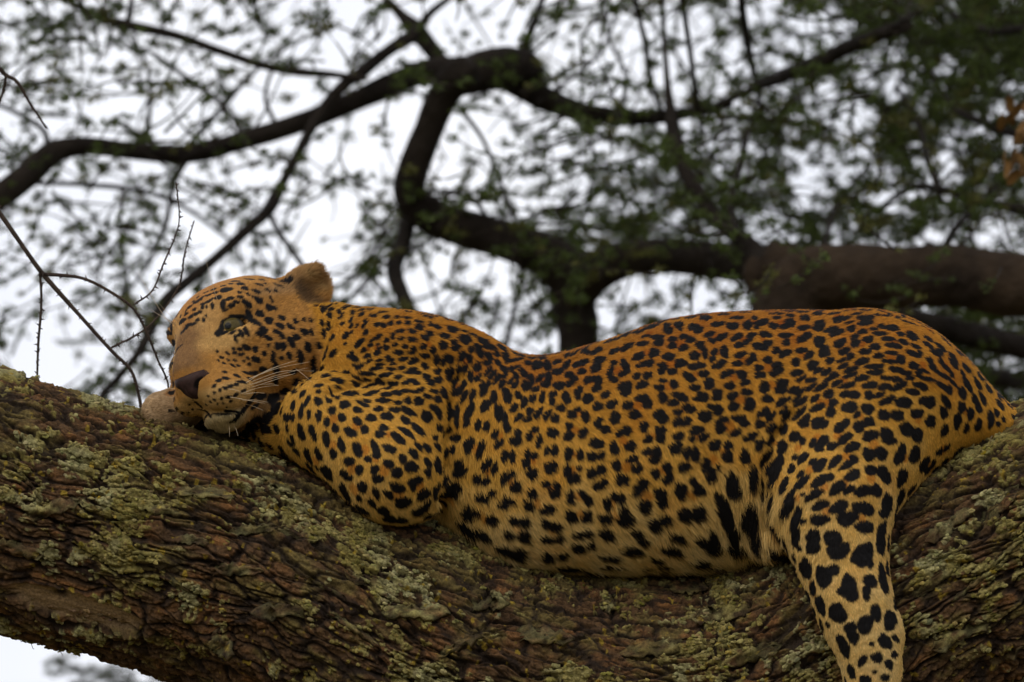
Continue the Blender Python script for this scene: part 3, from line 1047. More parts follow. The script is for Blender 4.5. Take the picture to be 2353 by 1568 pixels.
# near hind leg hanging down the front of the limb
cone((2010, 935, 95), (1915, 1120, 235), 205, 140, 46)
HINDLEG = ((1905, 1165, 262, 133), (1926, 1290, 310, 101), (1952, 1390, 338, 88), (1982, 1490, 352, 72), (1990, 1570, 352, 63), (1985, 1700, 345, 56), (1975, 1780, 350, 60))
chain(HINDLEG, 26)
ell((2018, 1440, 338), (42, 54, 40), 22, -8)       # heel
ell((1950, 1830, 372), (72, 62, 62), 30)           # hind paw
for q in (-42, -14, 14, 42):
    ell((1935 + q, 1880, 388 - abs(q) * 0.3), (21, 36, 30), 8)
# flank fold between belly and thigh
cone((1735, 1010, 215), (1768, 1225, 205), 34, 44, 40)
# far hind leg, behind the limb
cone((2040, 1000, -90), (1930, 1180, -210), 150, 115, 50)
# near foreleg: folded along the top of the limb
cone((752, 962, 104), (905, 1072, 168), 106, 126, 18)
ell((935, 985, 122), (132, 150, 104), 26, 20)
ell((925, 1105, 176), (105, 88, 92), 22, 20)       # elbow
cone((745, 1010, 92), (655, 965, 40), 74, 58, 24)
cone((655, 985, 5), (570, 975, -30), 46, 40, 18)
ell((662, 1012, 12), (72, 46, 66), 24, 22)
# far foreleg and the paw that shows in front of the nose
cone((640, 960, -90), (470, 945, -50), 55, 42, 16)
ell((415, 938, -20), (84, 47, 60), 14, -4)
for q, (dx, dy) in zip((-44, -15, 15, 44), ((10, 4), (-2, 0), (-4, 2), (6, 6))):
    ell((368 + dx, 943 + dy, -22 + q), (38, 40, 19), 7)

# ---- head, modelled upright (x right, y forward, z up) and then turned
HS = 1.27
HC = np.array([548., 803., -44.])
_yw, _rl = math.radians(35), math.radians(20)
_Fw = np.array([-math.sin(_yw), -0.02, math.cos(_yw)])          # (x, y down, d)
_Rt = np.array([-math.cos(_yw), 0, -math.sin(_yw)])
_Up = np.array([0., -1., 0.])
_Fw /= np.linalg.norm(_Fw)
H_UP = math.cos(_rl) * _Up + math.sin(_rl) * _Rt
H_RT = math.cos(_rl) * _Rt - math.sin(_rl) * _Up
HM = np.stack([H_RT, _Fw, H_UP])                                 # rows: local axes in layout space


def h2l(p):
    """head-local -> layout"""
    return HC + (np.asarray(p, float) * HS) @ HM


def l2h(P):
    return ((np.asarray(P, float) - HC) @ HM.T) / HS


_hlo, _hhi = HC - 330, HC + 330
_hsl, HX, HY, HZ = block(_hlo, _hhi)
_px, _py, _pz = HX - HC[0], HY - HC[1], HZ - HC[2]
LX, LY, LZ = (((HM[i, 0] * _px + HM[i, 1] * _py + HM[i, 2] * _pz) / HS).astype(np.float32) for i in range(3))
HEAD = np.full(LX.shape, 400., np.float32)


def hell(c, r, k, sym=False, sub=False, pitch=0.0, ks=None):
    global HEAD
    for s in ((-1, 1) if sym else (1,)):
        cc = (c[0] * s, c[1], c[2])
        ca, sa = math.cos(math.radians(pitch)), math.sin(math.radians(pitch))
        M = np.array([[1, 0, 0], [0, ca, sa], [0, -sa, ca]])
        f = ell_sdf(LX, LY, LZ, cc, r, M)
        if sub:
            HEAD = -smin(-HEAD, f, k)
        else:
            HEAD = smin(HEAD, f, k)


def hcone(a, b, ra, rb, k, sym=False, sub=False):
    global HEAD
    for s in ((-1, 1) if sym else (1,)):
        f = cone_sdf(LX, LY, LZ, (a[0] * s, a[1], a[2]), (b[0] * s, b[1], b[2]), ra, rb)
        HEAD = -smin(-HEAD, f, k) if sub else smin(HEAD, f, k)


EYE = (52.0, 88.0, 20.0)
EYE_IN, EYE_OUT = np.array([25., 103., 5.]), np.array([79., 78., 26.])
hell((0, -38, 25), (116, 128, 108), 1)                 # brain case
hell((0, 36, 55), (85, 65, 55), 38)                    # forehead
hell((72, 10, -42), (62, 84, 70), 30, True)            # cheeks
hell((98, -60, -46), (50, 66, 80), 34, True)           # ruff
hcone((0, 50, 14), (0, 118, -52), 76, 56, 34)          # face
hcone((0, 86, 40), (0, 164, -44), 44, 30, 26)          # nose bridge
hell((-37, 122, -97), (43, 50, 34), 30)
hell((34, 124, -86), (36, 46, 28), 24)           # whisker pads
hell((-2, 168, -72), (33, 20, 26), 14)                  # nose tip
hcone((52, 10, -106), (0, 102, -131), 40, 18, 22, True)  # lower jaw
hell((-6, 112, -129), (40, 32, 14), 14)                 # chin
hell((56, 72, 57), (30, 22, 15), 24, True)             # brow
hell((66, 72, -6), (36, 28, 22), 20, True)             # below the eye
hcone((0, 196, -96), (0, 186, -126), 5, 5, 8, sub=True)      # philtrum
hcone((0, 178, -131), (46, 112, -126), 4, 7, 8, True, True)  # mouth line
hcone((46, 112, -126), (74, 72, -116), 7, 6, 10, True, True)
# eye openings: almond, inner corner lower
for s in (-1, 1):
    sx = np.array([s, 1, 1])
    d = EYE_OUT - EYE_IN
    a = (EYE_IN + d * 0.14) * sx
    b = (EYE_IN + d * 0.86) * sx
    o = np.array([0, 5, -8.])
    f = np.maximum(cone_sdf(LX, LY, LZ, a - (0, 4, -7), b - (0, 4, -7), 17, 18), cone_sdf(LX, LY, LZ, a + (0, 4, -12.5), b + (0, 4, -10), 17, 18))
    HEAD = -smin(-HEAD, f.astype(np.float32), 5)
# ears: near (left) one tipped back, far one
EARS = []
for s, tipv in ((-1, (-0.42, -0.62, 0.66)), (1, (0.42, -0.55, 0.72))):
    base = np.array([s * 102., -84., 56.])
    tv = np.array(tipv) / np.linalg.norm(tipv)
    face = np.array([s * 0.80, 0.35, 0.0])             # way the cup opens
    face -= tv * (face @ tv)
    face /= np.linalg.norm(face)
    side = np.cross(tv, face)
    M = np.stack([side, face, tv])
    c = base + tv * 24
    f = ell_sdf(LX, LY, LZ, c, (40, 18, 44), M)
    HEAD = smin(HEAD, f.astype(np.float32), 22)
    g = ell_sdf(LX, LY, LZ, c + face * 21 + tv * 4, (32, 17, 36), M)
    HEAD = -smin(-HEAD, g.astype(np.float32), 5)
    EARS.append((c, side, face, tv))
    # the ear's front edge runs down into the crown
    dz = h2l(base * (-s, 1, 1) if s > 0 else base)[2] - 6
    p0, p1 = l2h(np.array([[652., 664., dz - 20], [724., 622., dz]]))
    sx = np.array([-s, 1, 1])
    HEAD = smin(HEAD, cone_sdf(LX, LY, LZ, p0 * sx, p1 * sx, 17, 9).astype(np.float32), 16)
FIELD[_hsl] = smin(FIELD[_hsl], HEAD * HS, 16)


def front_d(x, y):
    """depth of the foremost skin at (x, y)"""
    i, j = int(round((x - G0[0]) / GH)), int(round((y - G0[1]) / GH))
    ins = np.flatnonzero(FIELD[i, j] < 0)
    return G0[2] + ins[-1] * GH if len(ins) else None


def crease(pts, r, sink):
    """press a fold into the coat along (x, y) points"""
    P = [(x, y, front_d(x, y)) for x, y in pts]
    P = [p for p in P if p[2] is not None]
    for a, b in zip(P[:-1], P[1:]):
        a, b = np.array(a) + (0, 0, sink), np.array(b) + (0, 0, sink)
        lo, hi = np.minimum(a, b) - r - 30, np.maximum(a, b) + r + 30
        sl, X, Y, Z = block(lo, hi)
        FIELD[sl] = -smin(-FIELD[sl], cone_sdf(X, Y, Z, a, b, r, r).astype(np.float32), 20)


crease([(1052, 872), (1046, 930), (1040, 1000), (1030, 1070), (1020, 1130), (1008, 1180)], 12, 3)
crease([(1752, 1200), (1744, 1130), (1752, 1060), (1776, 1000), (1812, 950)], 8, 2)
crease([(756, 700), (750, 750), (738, 800), (722, 846), (690, 880), (655, 905)], 10, 3)
crease([(760, 905), (830, 880), (910, 885)], 8, 3)


def surface_nets(F):
    """dual surface of the zero level: one vertex per mixed cell, one quad per crossed grid edge"""
    S = F < 0
    nx, ny, nz = F.shape
    c = S[:-1, :-1, :-1].astype(np.int8)
    tot = np.zeros((nx - 1, ny - 1, nz - 1), np.int8)
    for dx in (0, 1):
        for dy in (0, 1):
            for dz in (0, 1):
                tot += S[dx:nx - 1 + dx, dy:ny - 1 + dy, dz:nz - 1 + dz]
    act = np.argwhere((tot > 0) & (tot < 8))
    val = {}
    for dx in (0, 1):
        for dy in (0, 1):
            for dz in (0, 1):
                val[dx, dy, dz] = F[act[:, 0] + dx, act[:, 1] + dy, act[:, 2] + dz]
    acc = np.zeros((len(act), 3))
    cnt = np.zeros(len(act))
    for p in val:
        for ax in range(3):
            if p[ax] == 0:
                q = list(p)
                q[ax] = 1
                a, b = val[p], val[tuple(q)]
                m = (a < 0) != (b < 0)
                t = np.where(m, a / np.where(m, a - b, 1), 0)
                pos = np.array(p, float)[None] + 0 * acc
                pos[:, ax] = t
                acc += np.where(m[:, None], pos, 0)
                cnt += m
    V = act + acc / np.maximum(cnt, 1)[:, None]
    idx = np.full((nx - 1, ny - 1, nz - 1), -1, np.int32)
    idx[act[:, 0], act[:, 1], act[:, 2]] = np.arange(len(act))
    Q = []
    for ax in range(3):
        sl0 = [slice(None)] * 3
        sl1 = [slice(None)] * 3
        sl0[ax] = slice(0, -1)
        sl1[ax] = slice(1, None)
        A, B = S[tuple(sl0)], S[tuple(sl1)]
        e = np.argwhere(A != B)
        o1, o2 = [k for k in range(3) if k != ax]
        e = e[(e[:, o1] > 0) & (e[:, o2] > 0) & (e[:, o1] < F.shape[o1] - 1) & (e[:, o2] < F.shape[o2] - 1)]
        flip = A[e[:, 0], e[:, 1], e[:, 2]]
        def at(d1, d2):
            c = e.copy()
            c[:, o1] -= d1
            c[:, o2] -= d2
            return idx[c[:, 0], c[:, 1], c[:, 2]]
        q = np.stack([at(1, 1), at(0, 1), at(0, 0), at(1, 0)], -1)
        if ax == 1:
            flip = ~flip
        q = np.where(flip[:, None], q, q[:, ::-1])
        Q.append(q)
    return V, np.vstack(Q)


BV, BF = surface_nets(FIELD)
BV = G0 + BV * GH
# spots of the coat read off the animal: x, y, half length, half width, angle (layout u)
SPOTS = """
753,694,6.7,4.4,90; 767,701,4.4,3.5,40; 791,708,5.3,4.4,20; 801,700,6.2,4.9,30; 761,712,5.6,4.4,40; 778,717,5.3,4.2,70; 741,710,7.9,5.3,70; 
757,724,6.7,4.6,60; 788,722,4.9,2.1,-10; 782,730,6.7,2.6,-15; 810,719,6.7,4.6,75; 831,723,6.7,4.9,-10; 831,714,6.7,4.4,10; 816,710,5.3,2.6,20; 
824,703,7.9,3.5,15; 852,714,8.8,3.9,10; 858,727,6.7,5.6,60; 878,720,9.7,3.2,8; 890,730,9.1,3.9,5; 911,731,7.0,3.2,8; 934,732,10.6,2.5,5; 
807,736,6.0,3.9,80; 787,744,4.7,4.2,0; 807,750,6.3,4.2,85; 822,749,5.6,3.0,-35; 839,744,10.2,4.9,80; 868,746,8.4,4.9,20; 882,748,6.0,5.3,60; 
898,744,6.7,4.6,0; 916,742,5.3,4.2,0; 937,743,6.7,4.6,10; 962,740,10.6,3.5,5; 963,752,10.2,7.0,0; 992,747,7.0,5.3,0; 755,744,5.6,4.6,30; 
757,756,6.7,4.6,10; 795,771,9.7,5.6,-55; 808,764,6.0,2.5,-30; 842,764,7.0,5.8,-10; 868,775,11.4,4.9,-15; 856,783,6.3,2.5,-30; 904,770,6.0,4.6,-40; 
905,778,3.5,2.5,20; 889,783,6.3,3.9,-15; 921,761,10.2,4.2,-10; 947,761,10.2,4.4,20; 922,778,5.6,3.9,0; 948,780,10.2,5.3,0; 978,776,9.7,6.2,30; 
988,767,9.1,5.6,35; 765,775,7.9,3.9,-45; 795,790,3.9,3.5,0; 827,789,14.4,6.3,-35; 853,793,5.6,3.5,0; 871,791,3.9,2.5,0; 873,800,5.3,3.9,10; 
889,799,6.3,6.3,0; 868,811,7.9,5.8,-10; 908,792,6.7,4.6,-15; 931,796,6.5,4.9,0; 837,805,7.4,5.3,-50; 916,810,10.2,5.8,3; 951,802,6.7,5.3,80; 
947,809,8.1,4.4,-15; 973,796,7.7,6.0,0; 996,804,7.7,7.4,0; 846,818,8.8,4.6,5; 766,812,10.6,5.3,-45; 809,811,7.0,3.5,-35; 809,819,10.6,5.3,10; 
818,825,8.8,4.6,20; 892,821,5.6,5.3,0; 899,827,8.4,2.8,-10; 928,825,11.6,4.6,-22; 954,826,7.4,6.2,0; 948,832,11.6,4.2,-20; 977,817,11.4,4.9,3; 
977,841,9.1,7.0,60; 850,830,9.7,2.8,-8; 873,828,8.8,2.1,-3; 875,838,12.7,2.5,3; 904,836,7.4,2.8,-3; 866,847,16.7,3.2,0; 901,848,10.6,3.2,3; 
924,845,8.8,4.9,-35; 829,841,10.6,4.9,-8; 818,839,7.0,3.2,20; 843,858,19.7,3.9,2; 887,861,16.2,4.7,-3; 917,866,8.4,4.9,5; 950,851,10.6,7.0,0; 
940,855,10.2,3.2,-5; 962,856,7.4,3.9,5; 981,866,9.7,7.4,60; 991,878,10.6,6.2,10; 751,864,10.6,4.2,-25; 795,856,10.6,4.9,0; 777,874,14.1,6.0,-15; 
822,867,14.1,3.2,25; 843,872,12.0,2.8,-10; 876,877,12.0,6.3,15; 905,881,12.3,5.3,0; 934,879,7.9,4.6,-10; 947,874,10.6,4.9,0; 957,879,8.4,4.6,10; 
817,882,10.6,5.3,5; 736,885,10.6,3.9,0; 853,886,16.7,3.5,8; 778,888,7.0,2.1,0; 839,894,9.7,2.5,25; 860,901,12.3,4.7,12; 890,905,14.1,4.2,20; 
890,893,10.6,2.5,8; 913,901,10.6,6.0,40; 931,897,13.2,3.5,8; 954,899,11.4,3.2,0; 969,894,8.4,4.9,-30; 985,910,12.0,4.4,20; 994,897,7.0,3.5,10; 
800,903,12.7,5.3,20; 819,903,6.7,2.8,30; 846,907,8.4,2.8,30; 700,903,9.7,4.9,-65; 710,920,14.9,4.2,-70; 736,898,5.3,4.4,0; 736,920,9.7,7.7,70; 
758,918,7.4,5.3,80; 770,910,9.7,2.8,70; 780,913,4.9,2.5,0; 796,928,12.3,8.1,5; 836,927,15.8,4.2,45; 845,920,9.7,3.9,35; 882,919,17.6,4.9,12; 
883,916,7.0,4.9,30; 939,919,8.4,6.7,50; 964,921,11.3,9.7,30; 917,924,10.6,4.2,15; 872,938,10.2,6.0,12; 909,940,12.7,6.0,15; 940,943,19.3,7.4,28; 
994,934,8.4,4.9,30; 678,930,9.7,6.0,75; 697,943,17.6,4.9,-85; 715,949,10.6,3.5,85; 767,941,9.1,8.4,0; 825,940,9.1,7.0,50; 737,954,12.7,6.7,85; 
790,957,10.2,7.7,60; 664,957,10.6,8.8,0; 678,958,7.0,6.2,-40; 856,958,12.7,7.7,12; 892,955,15.8,8.1,15; 931,960,8.8,6.0,40; 982,955,14.9,10.9,65; 
824,962,8.8,5.3,20; 755,963,6.0,4.9,0; 756,968,10.6,6.3,80; 775,981,9.1,8.1,60; 827,967,11.4,6.3,45; 842,984,10.2,8.4,70; 810,990,15.8,9.1,40; 
885,980,9.7,7.9,50; 877,994,11.4,8.4,20; 918,1003,19.3,8.8,52; 935,965,12.0,7.0,40; 937,990,22.9,6.3,50; 963,984,19.3,7.4,55; 640,984,10.6,7.0,80; 
665,983,8.8,3.5,100; 697,991,19.3,7.9,78; 724,991,19.3,7.0,65; 676,1007,10.6,5.3,-80; 670,1015,7.0,7.0,0; 755,1006,18.5,7.7,75; 789,1019,17.6,7.4,70; 
826,1029,16.7,10.2,65; 867,1027,20.2,7.9,65; 899,1027,16.7,8.1,25; 870,1041,9.7,8.8,0; 685,1035,10.6,7.0,75; 713,1046,17.6,8.8,-75; 
737,1041,15.8,7.4,80; 771,1039,10.9,9.1,40; 808,1056,12.3,8.8,0; 830,1074,11.4,9.7,60; 797,1085,11.4,8.8,20; 805,1092,10.6,7.0,0; 732,1071,6.2,3.5,75; 
866,1074,10.9,10.2,80; 873,1095,12.7,9.7,-5; 851,1051,8.8,6.3,15; 898,1061,12.7,9.7,20; 916,1081,13.7,10.9,0; 929,1049,10.6,8.8,60; 
949,1068,15.5,12.0,20; 965,1022,11.4,5.3,45; 984,1026,12.3,6.7,40; 953,1038,14.4,7.7,45; 985,1058,13.2,7.0,40; 986,1080,10.9,7.4,50; 
755,1083,19.3,13.2,85; 756,1106,11.4,10.6,0; 794,1121,14.1,11.4,30; 801,1137,13.2,8.8,20; 837,1114,13.2,10.6,70; 829,1138,7.9,6.7,30; 
869,1128,12.3,7.0,75; 859,1150,12.0,7.4,80; 917,1115,16.7,10.6,30; 897,1130,12.3,7.9,60; 929,1149,18.5,13.2,-5; 958,1100,17.6,8.8,-5; 
952,1111,10.6,7.0,60; 977,1131,16.7,11.4,-10; 885,1169,14.1,11.4,70; 899,1187,15.8,10.6,20; 922,1190,14.1,9.7,-25; 834,1167,19.3,9.7,18; 
966,1169,19.3,10.6,-20; 982,1155,14.1,7.0,-15; 985,1181,12.3,7.9,-10; 1012,980,7.9,7.4,0; 1031,984,8.4,6.0,80; 1002,1004,6.2,7.0,90; 
1007,1023,7.9,7.4,0; 1008,1064,19.3,7.9,80; 1052,970,9.7,6.2,60; 1073,970,10.6,5.6,-65; 1099,974,12.3,6.7,-70; 1119,976,13.2,7.4,-75; 
1020,995,7.0,3.5,80; 1025,1037,10.6,5.3,-80; 1052,1003,10.6,9.1,0; 1041,1031,8.8,7.9,70; 1078,1020,20.2,10.2,-75; 1107,1025,20.2,7.4,-68; 
1101,1041,8.8,6.2,-50; 1138,994,13.2,6.7,-65; 1147,1016,14.1,7.4,-50; 1165,978,14.1,7.0,65; 1189,991,7.9,7.4,0; 1184,1009,14.1,11.4,-15; 
1215,998,13.2,6.2,-80; 1229,984,7.9,6.7,-50; 1237,1010,14.1,7.0,-80; 1268,991,13.2,11.4,20; 1305,977,7.9,7.9,0; 1305,998,11.4,10.6,0; 
1336,991,13.2,8.4,-55; 1360,1013,9.7,10.6,0; 1057,1064,13.2,10.6,30; 1058,1078,18.5,12.3,-15; 1119,1063,16.7,9.7,-35; 1125,1053,7.0,5.3,60; 
1137,1071,13.2,7.0,-80; 1160,1043,13.2,8.4,90; 1177,1045,14.1,7.0,90; 1211,1039,11.4,6.7,80; 1208,1058,11.4,8.4,-80; 1226,1042,8.8,7.4,20; 
1255,1032,9.7,7.4,90; 1272,1030,13.2,8.4,80; 1304,1038,15.8,9.7,85; 1330,1041,14.9,7.4,88; 1356,1044,9.7,10.6,0; 1264,1068,15.8,14.1,-30; 
1222,1083,14.1,12.3,80; 1176,1083,8.8,7.9,0; 1161,1093,14.1,10.6,-45; 1185,1113,14.1,12.0,-60; 1253,1107,10.6,8.4,0; 1277,1113,12.3,8.8,70; 
1270,1129,12.3,10.6,0; 1302,1078,14.9,9.1,85; 1318,1093,13.2,10.6,-20; 1311,1097,8.8,7.0,0; 1328,1071,5.6,5.3,0; 1356,1083,12.3,11.4,80; 
1365,1111,7.9,8.8,0; 1098,1096,10.6,10.9,80; 1117,1099,12.3,8.4,-10; 1047,1116,15.8,13.2,-10; 1031,1129,14.1,11.4,20; 1022,1100,12.3,8.8,-40; 
1109,1139,16.7,10.2,5; 1130,1127,12.3,7.9,-25; 1163,1143,10.6,7.9,40; 1174,1146,10.6,7.9,10; 1156,1153,14.1,8.4,-20; 1222,1128,12.0,11.6,0; 
1214,1155,14.9,10.9,55; 1256,1164,18.5,10.2,-8; 1308,1136,15.8,9.1,90; 1335,1129,10.6,7.4,50; 1347,1143,12.3,9.7,40; 1310,1179,15.8,12.3,50; 
1345,1179,15.8,10.6,-65; 1010,1148,10.6,5.3,45; 1007,1167,10.6,6.2,30; 1075,1174,16.7,15.8,20; 1094,1171,14.1,7.9,10; 1131,1187,14.1,13.2,-30; 
1181,1190,14.1,10.6,30; 1204,1192,13.2,10.9,20; 1254,1197,13.2,10.2,15; 1275,1202,14.9,10.6,15; 1105,1220,26.4,11.4,10; 1168,1220,13.2,9.7,10; 
1202,1225,15.8,13.2,-10; 1254,1231,14.1,9.7,10; 1279,1229,14.1,9.1,-10; 1327,1220,15.8,8.8,5; 1344,1218,12.3,8.8,-20; 1010,1206,19.3,15.8,30; 
1168,1260,34.4,10.9,5; 1189,1272,14.1,8.6,10; 1193,1256,14.8,6.2,0; 1253,1271,15.6,12.5,-10; 1289,1269,14.1,9.1,10; 1324,1251,17.2,10.9,25; 
1353,1243,11.7,8.1,-5; 1084,1260,18.7,7.8,20; 1184,1300,31.2,8.6,8; 1303,1298,32.8,10.2,0; 1062,1251,18.7,6.2,25; 1132,1311,17.2,4.7,12; 
1389,1218,18.0,14.8,10; 1456,1215,14.1,9.4,20; 1471,1235,14.1,10.6,35; 1445,1256,23.4,12.5,20; 1550,1226,17.2,12.5,50; 1537,1255,21.9,13.3,30; 
1606,1233,17.2,12.5,40; 1633,1235,28.1,11.7,80; 1627,1252,17.2,12.5,50; 1680,1235,12.5,9.4,70; 1686,1251,21.9,15.6,40; 1503,1277,15.6,8.6,10; 
1598,1282,20.3,12.5,10; 1395,1271,25.0,7.0,8; 1395,1291,26.6,6.2,3; 1477,1296,14.1,4.7,-10; 1516,1291,15.6,6.2,15; 1633,1291,18.7,7.0,15; 
1371,972,10.6,7.9,90; 1387,984,10.6,9.1,0; 1409,967,8.8,5.3,0; 1435,986,12.3,9.7,70; 1422,992,13.2,7.0,-25; 1474,977,13.2,9.7,90; 
1483,1006,11.4,8.8,-20; 1512,984,13.2,8.8,0; 1511,1001,12.3,9.7,85; 1552,998,13.2,9.7,0; 1548,969,8.8,7.0,0; 1569,968,12.3,7.9,0; 
1594,985,18.5,8.4,-10; 1583,1004,7.0,6.2,0; 1609,1001,14.1,8.4,-40; 1647,983,12.3,10.6,0; 1643,969,8.8,7.0,0; 1701,969,10.6,8.8,0; 
1681,991,14.9,7.9,-25; 1733,974,7.0,8.8,0; 1715,1000,18.5,8.4,-20; 1374,1017,10.6,9.7,-30; 1377,1042,9.7,10.2,0; 1407,1025,15.8,9.1,75; 
1443,1021,14.1,10.9,-10; 1482,1034,11.4,7.9,0; 1503,1035,13.2,10.2,75; 1499,1049,13.2,10.6,-20; 1545,1025,13.2,11.4,20; 1545,1030,10.6,7.9,0; 
1554,1018,8.8,7.0,0; 1572,1035,10.6,13.2,0; 1590,1039,17.6,9.7,90; 1565,1066,14.9,12.0,0; 1634,1019,14.9,12.3,-30; 1665,1019,10.6,9.7,0; 
1663,1044,14.9,12.3,60; 1703,1044,19.3,10.9,80; 1732,1020,14.1,6.2,90; 1412,1064,13.2,10.2,90; 1449,1051,13.2,8.4,-5; 1459,1071,14.1,9.7,-15; 
1378,1075,10.6,10.9,0; 1378,1107,14.1,10.6,-30; 1385,1102,7.9,7.9,0; 1425,1096,15.8,12.3,5; 1473,1105,14.9,10.6,50; 1459,1120,15.8,10.6,-65; 
1500,1083,13.2,8.8,50; 1526,1068,13.2,10.6,80; 1529,1093,14.1,9.7,-40; 1614,1063,16.7,10.6,-75; 1626,1086,16.7,10.9,-70; 1642,1069,7.9,5.3,-70; 
1673,1097,19.3,13.2,80; 1677,1118,21.1,16.7,50; 1721,1093,29.0,10.6,88; 1558,1121,19.3,14.1,90; 1585,1100,12.3,7.9,60; 1598,1119,15.8,12.3,50; 
1416,1136,18.5,11.4,30; 1391,1151,14.1,9.7,85; 1511,1129,15.8,13.2,40; 1515,1146,14.1,13.2,60; 1474,1156,16.7,14.9,45; 1387,1183,14.9,12.7,10; 
1430,1169,15.8,11.4,70; 1432,1187,19.3,13.2,-10; 1566,1174,18.5,15.8,60; 1596,1171,19.3,16.7,80; 1649,1144,19.3,14.1,55; 1659,1173,26.4,14.9,65; 
1714,1183,33.4,19.3,90; 1497,1197,17.6,14.9,60; 1517,1187,17.6,13.2,-30; 1005,752,7.9,5.3,20; 1038,757,14.9,7.4,15; 1021,772,12.7,6.0,3; 
1019,793,10.6,8.4,40; 1043,786,7.9,6.2,0; 1048,798,10.9,7.4,-15; 1068,779,14.9,10.6,20; 1066,762,7.0,3.2,10; 1086,770,8.8,3.5,15; 1082,802,7.9,7.0,50; 
1098,798,12.3,6.7,55; 1103,812,8.8,8.4,80; 1109,784,15.8,7.9,20; 1124,797,14.1,7.9,-20; 1151,798,13.2,7.9,20; 1140,813,8.8,6.0,20; 
1161,821,13.2,8.4,-75; 1123,818,11.4,7.9,80; 1119,832,10.2,7.4,-20; 1144,833,8.8,5.6,80; 1061,818,14.1,7.9,-55; 1079,823,10.6,6.2,85; 
1024,823,8.8,9.7,0; 1036,825,7.9,9.7,0; 1019,835,5.3,4.4,0; 1003,826,11.4,7.0,90; 1006,853,8.8,6.7,0; 1033,858,16.7,8.8,-75; 1054,848,8.8,6.0,80; 
1068,845,10.6,7.4,-65; 1096,842,10.6,10.6,30; 1082,865,13.2,6.0,85; 1099,867,12.3,5.6,-60; 1121,853,13.2,5.3,-60; 1131,860,14.1,5.3,-65; 
1156,846,8.4,6.3,10; 1181,828,13.2,5.3,-50; 1184,844,8.8,4.9,-50; 1174,848,7.0,5.3,0; 1189,811,15.8,6.2,15; 1195,825,7.0,3.5,-30; 1211,835,8.4,6.7,10; 
1219,825,8.8,5.6,40; 1233,839,13.2,11.4,0; 1257,839,15.8,7.9,80; 1240,818,10.6,5.3,0; 1254,814,11.4,3.9,5; 1277,816,13.2,6.2,0; 1279,832,10.6,6.2,-20; 
1302,818,8.8,5.3,80; 1320,812,13.2,5.6,85; 1301,837,10.6,8.4,90; 1142,869,14.1,5.6,-75; 1160,860,10.6,4.4,-75; 1153,881,11.4,6.0,-75; 
1184,863,9.7,5.6,80; 1172,876,8.8,4.4,-70; 1183,883,11.4,5.6,-65; 1203,858,14.9,7.9,75; 1221,870,13.2,4.9,85; 1209,885,12.3,11.4,0; 
1240,867,11.4,7.4,-75; 1259,865,12.3,7.4,80; 1254,881,11.4,8.4,-40; 1281,853,11.4,10.2,30; 1283,885,12.3,10.6,30; 1305,860,9.7,7.9,0; 
1316,869,9.7,8.8,60; 1307,881,9.7,7.0,-60; 1327,837,13.2,7.4,-40; 1340,832,10.6,7.9,10; 1335,853,10.2,6.7,0; 1344,809,12.3,8.8,70; 1362,812,8.8,5.3,0; 
1365,846,12.3,8.8,-20; 1007,872,9.7,7.9,-40; 1044,879,14.1,6.3,-60; 1065,885,14.1,6.0,-70; 1052,899,15.8,7.9,-30; 1021,902,14.1,7.4,85; 
1003,899,6.2,4.4,0; 1007,916,9.7,7.0,30; 1067,910,15.8,5.6,-55; 1086,907,15.8,6.3,-75; 1109,885,11.4,6.2,80; 1121,883,8.8,4.9,-60; 
1112,897,13.2,7.4,-60; 1135,910,14.9,7.4,85; 1165,909,16.7,9.1,75; 1161,897,7.9,7.0,0; 1191,907,10.6,6.3,70; 1203,923,14.1,7.0,-80; 
1230,893,8.8,6.7,-60; 1223,914,9.7,7.4,-60; 1245,911,14.1,6.3,88; 1269,904,8.8,7.0,0; 1267,920,10.2,6.7,85; 1297,907,9.7,8.4,60; 1302,918,9.7,7.4,60; 
1327,897,11.4,8.4,-70; 1325,909,8.8,6.2,70; 1348,914,13.2,10.2,-40; 1349,872,11.4,8.4,-70; 1362,870,8.8,7.0,0; 1364,892,7.9,7.0,0; 
1031,943,22.9,7.0,-75; 1051,946,18.5,7.4,85; 1079,944,22.9,7.9,-62; 1007,944,17.6,6.7,60; 1116,930,16.7,9.7,-65; 1147,945,19.3,10.9,80; 
1181,935,11.4,7.4,-65; 1216,943,8.8,7.0,-50; 1235,947,14.9,7.0,-65; 1256,951,13.2,6.7,-60; 1286,934,10.2,7.9,0; 1311,950,10.6,10.2,0; 
1325,938,7.9,5.3,20; 1342,955,14.1,9.1,70; 1367,932,10.6,6.2,90; 1161,958,12.3,7.0,80; 1191,957,12.3,6.2,-40; 1211,961,10.6,6.2,-20; 
1274,958,10.6,8.8,60; 1372,805,11.4,7.9,-10; 1404,785,18.5,7.0,10; 1436,772,13.2,10.6,0; 1409,807,13.2,7.9,-60; 1438,798,15.8,8.8,-60; 
1467,765,8.4,6.7,20; 1480,774,7.9,4.9,20; 1473,790,11.4,7.9,20; 1459,753,12.3,5.3,-10; 1492,754,16.7,7.9,5; 1506,775,12.3,8.4,40; 
1510,788,12.3,8.8,-20; 1529,751,13.2,7.9,80; 1532,761,10.6,8.8,0; 1557,749,14.9,9.7,80; 1518,737,15.8,4.9,-8; 1548,731,12.3,4.4,-10; 
1541,780,9.7,6.2,-5; 1540,795,10.6,7.4,0; 1565,774,9.7,6.7,0; 1581,781,10.6,7.9,-10; 1565,800,10.6,8.4,-60; 1584,732,13.2,7.9,-10; 
1617,732,13.2,12.3,80; 1589,752,13.2,8.4,15; 1599,758,12.3,7.9,0; 1644,746,15.8,7.4,-35; 1660,725,15.8,6.7,0; 1689,732,16.7,5.6,-5; 
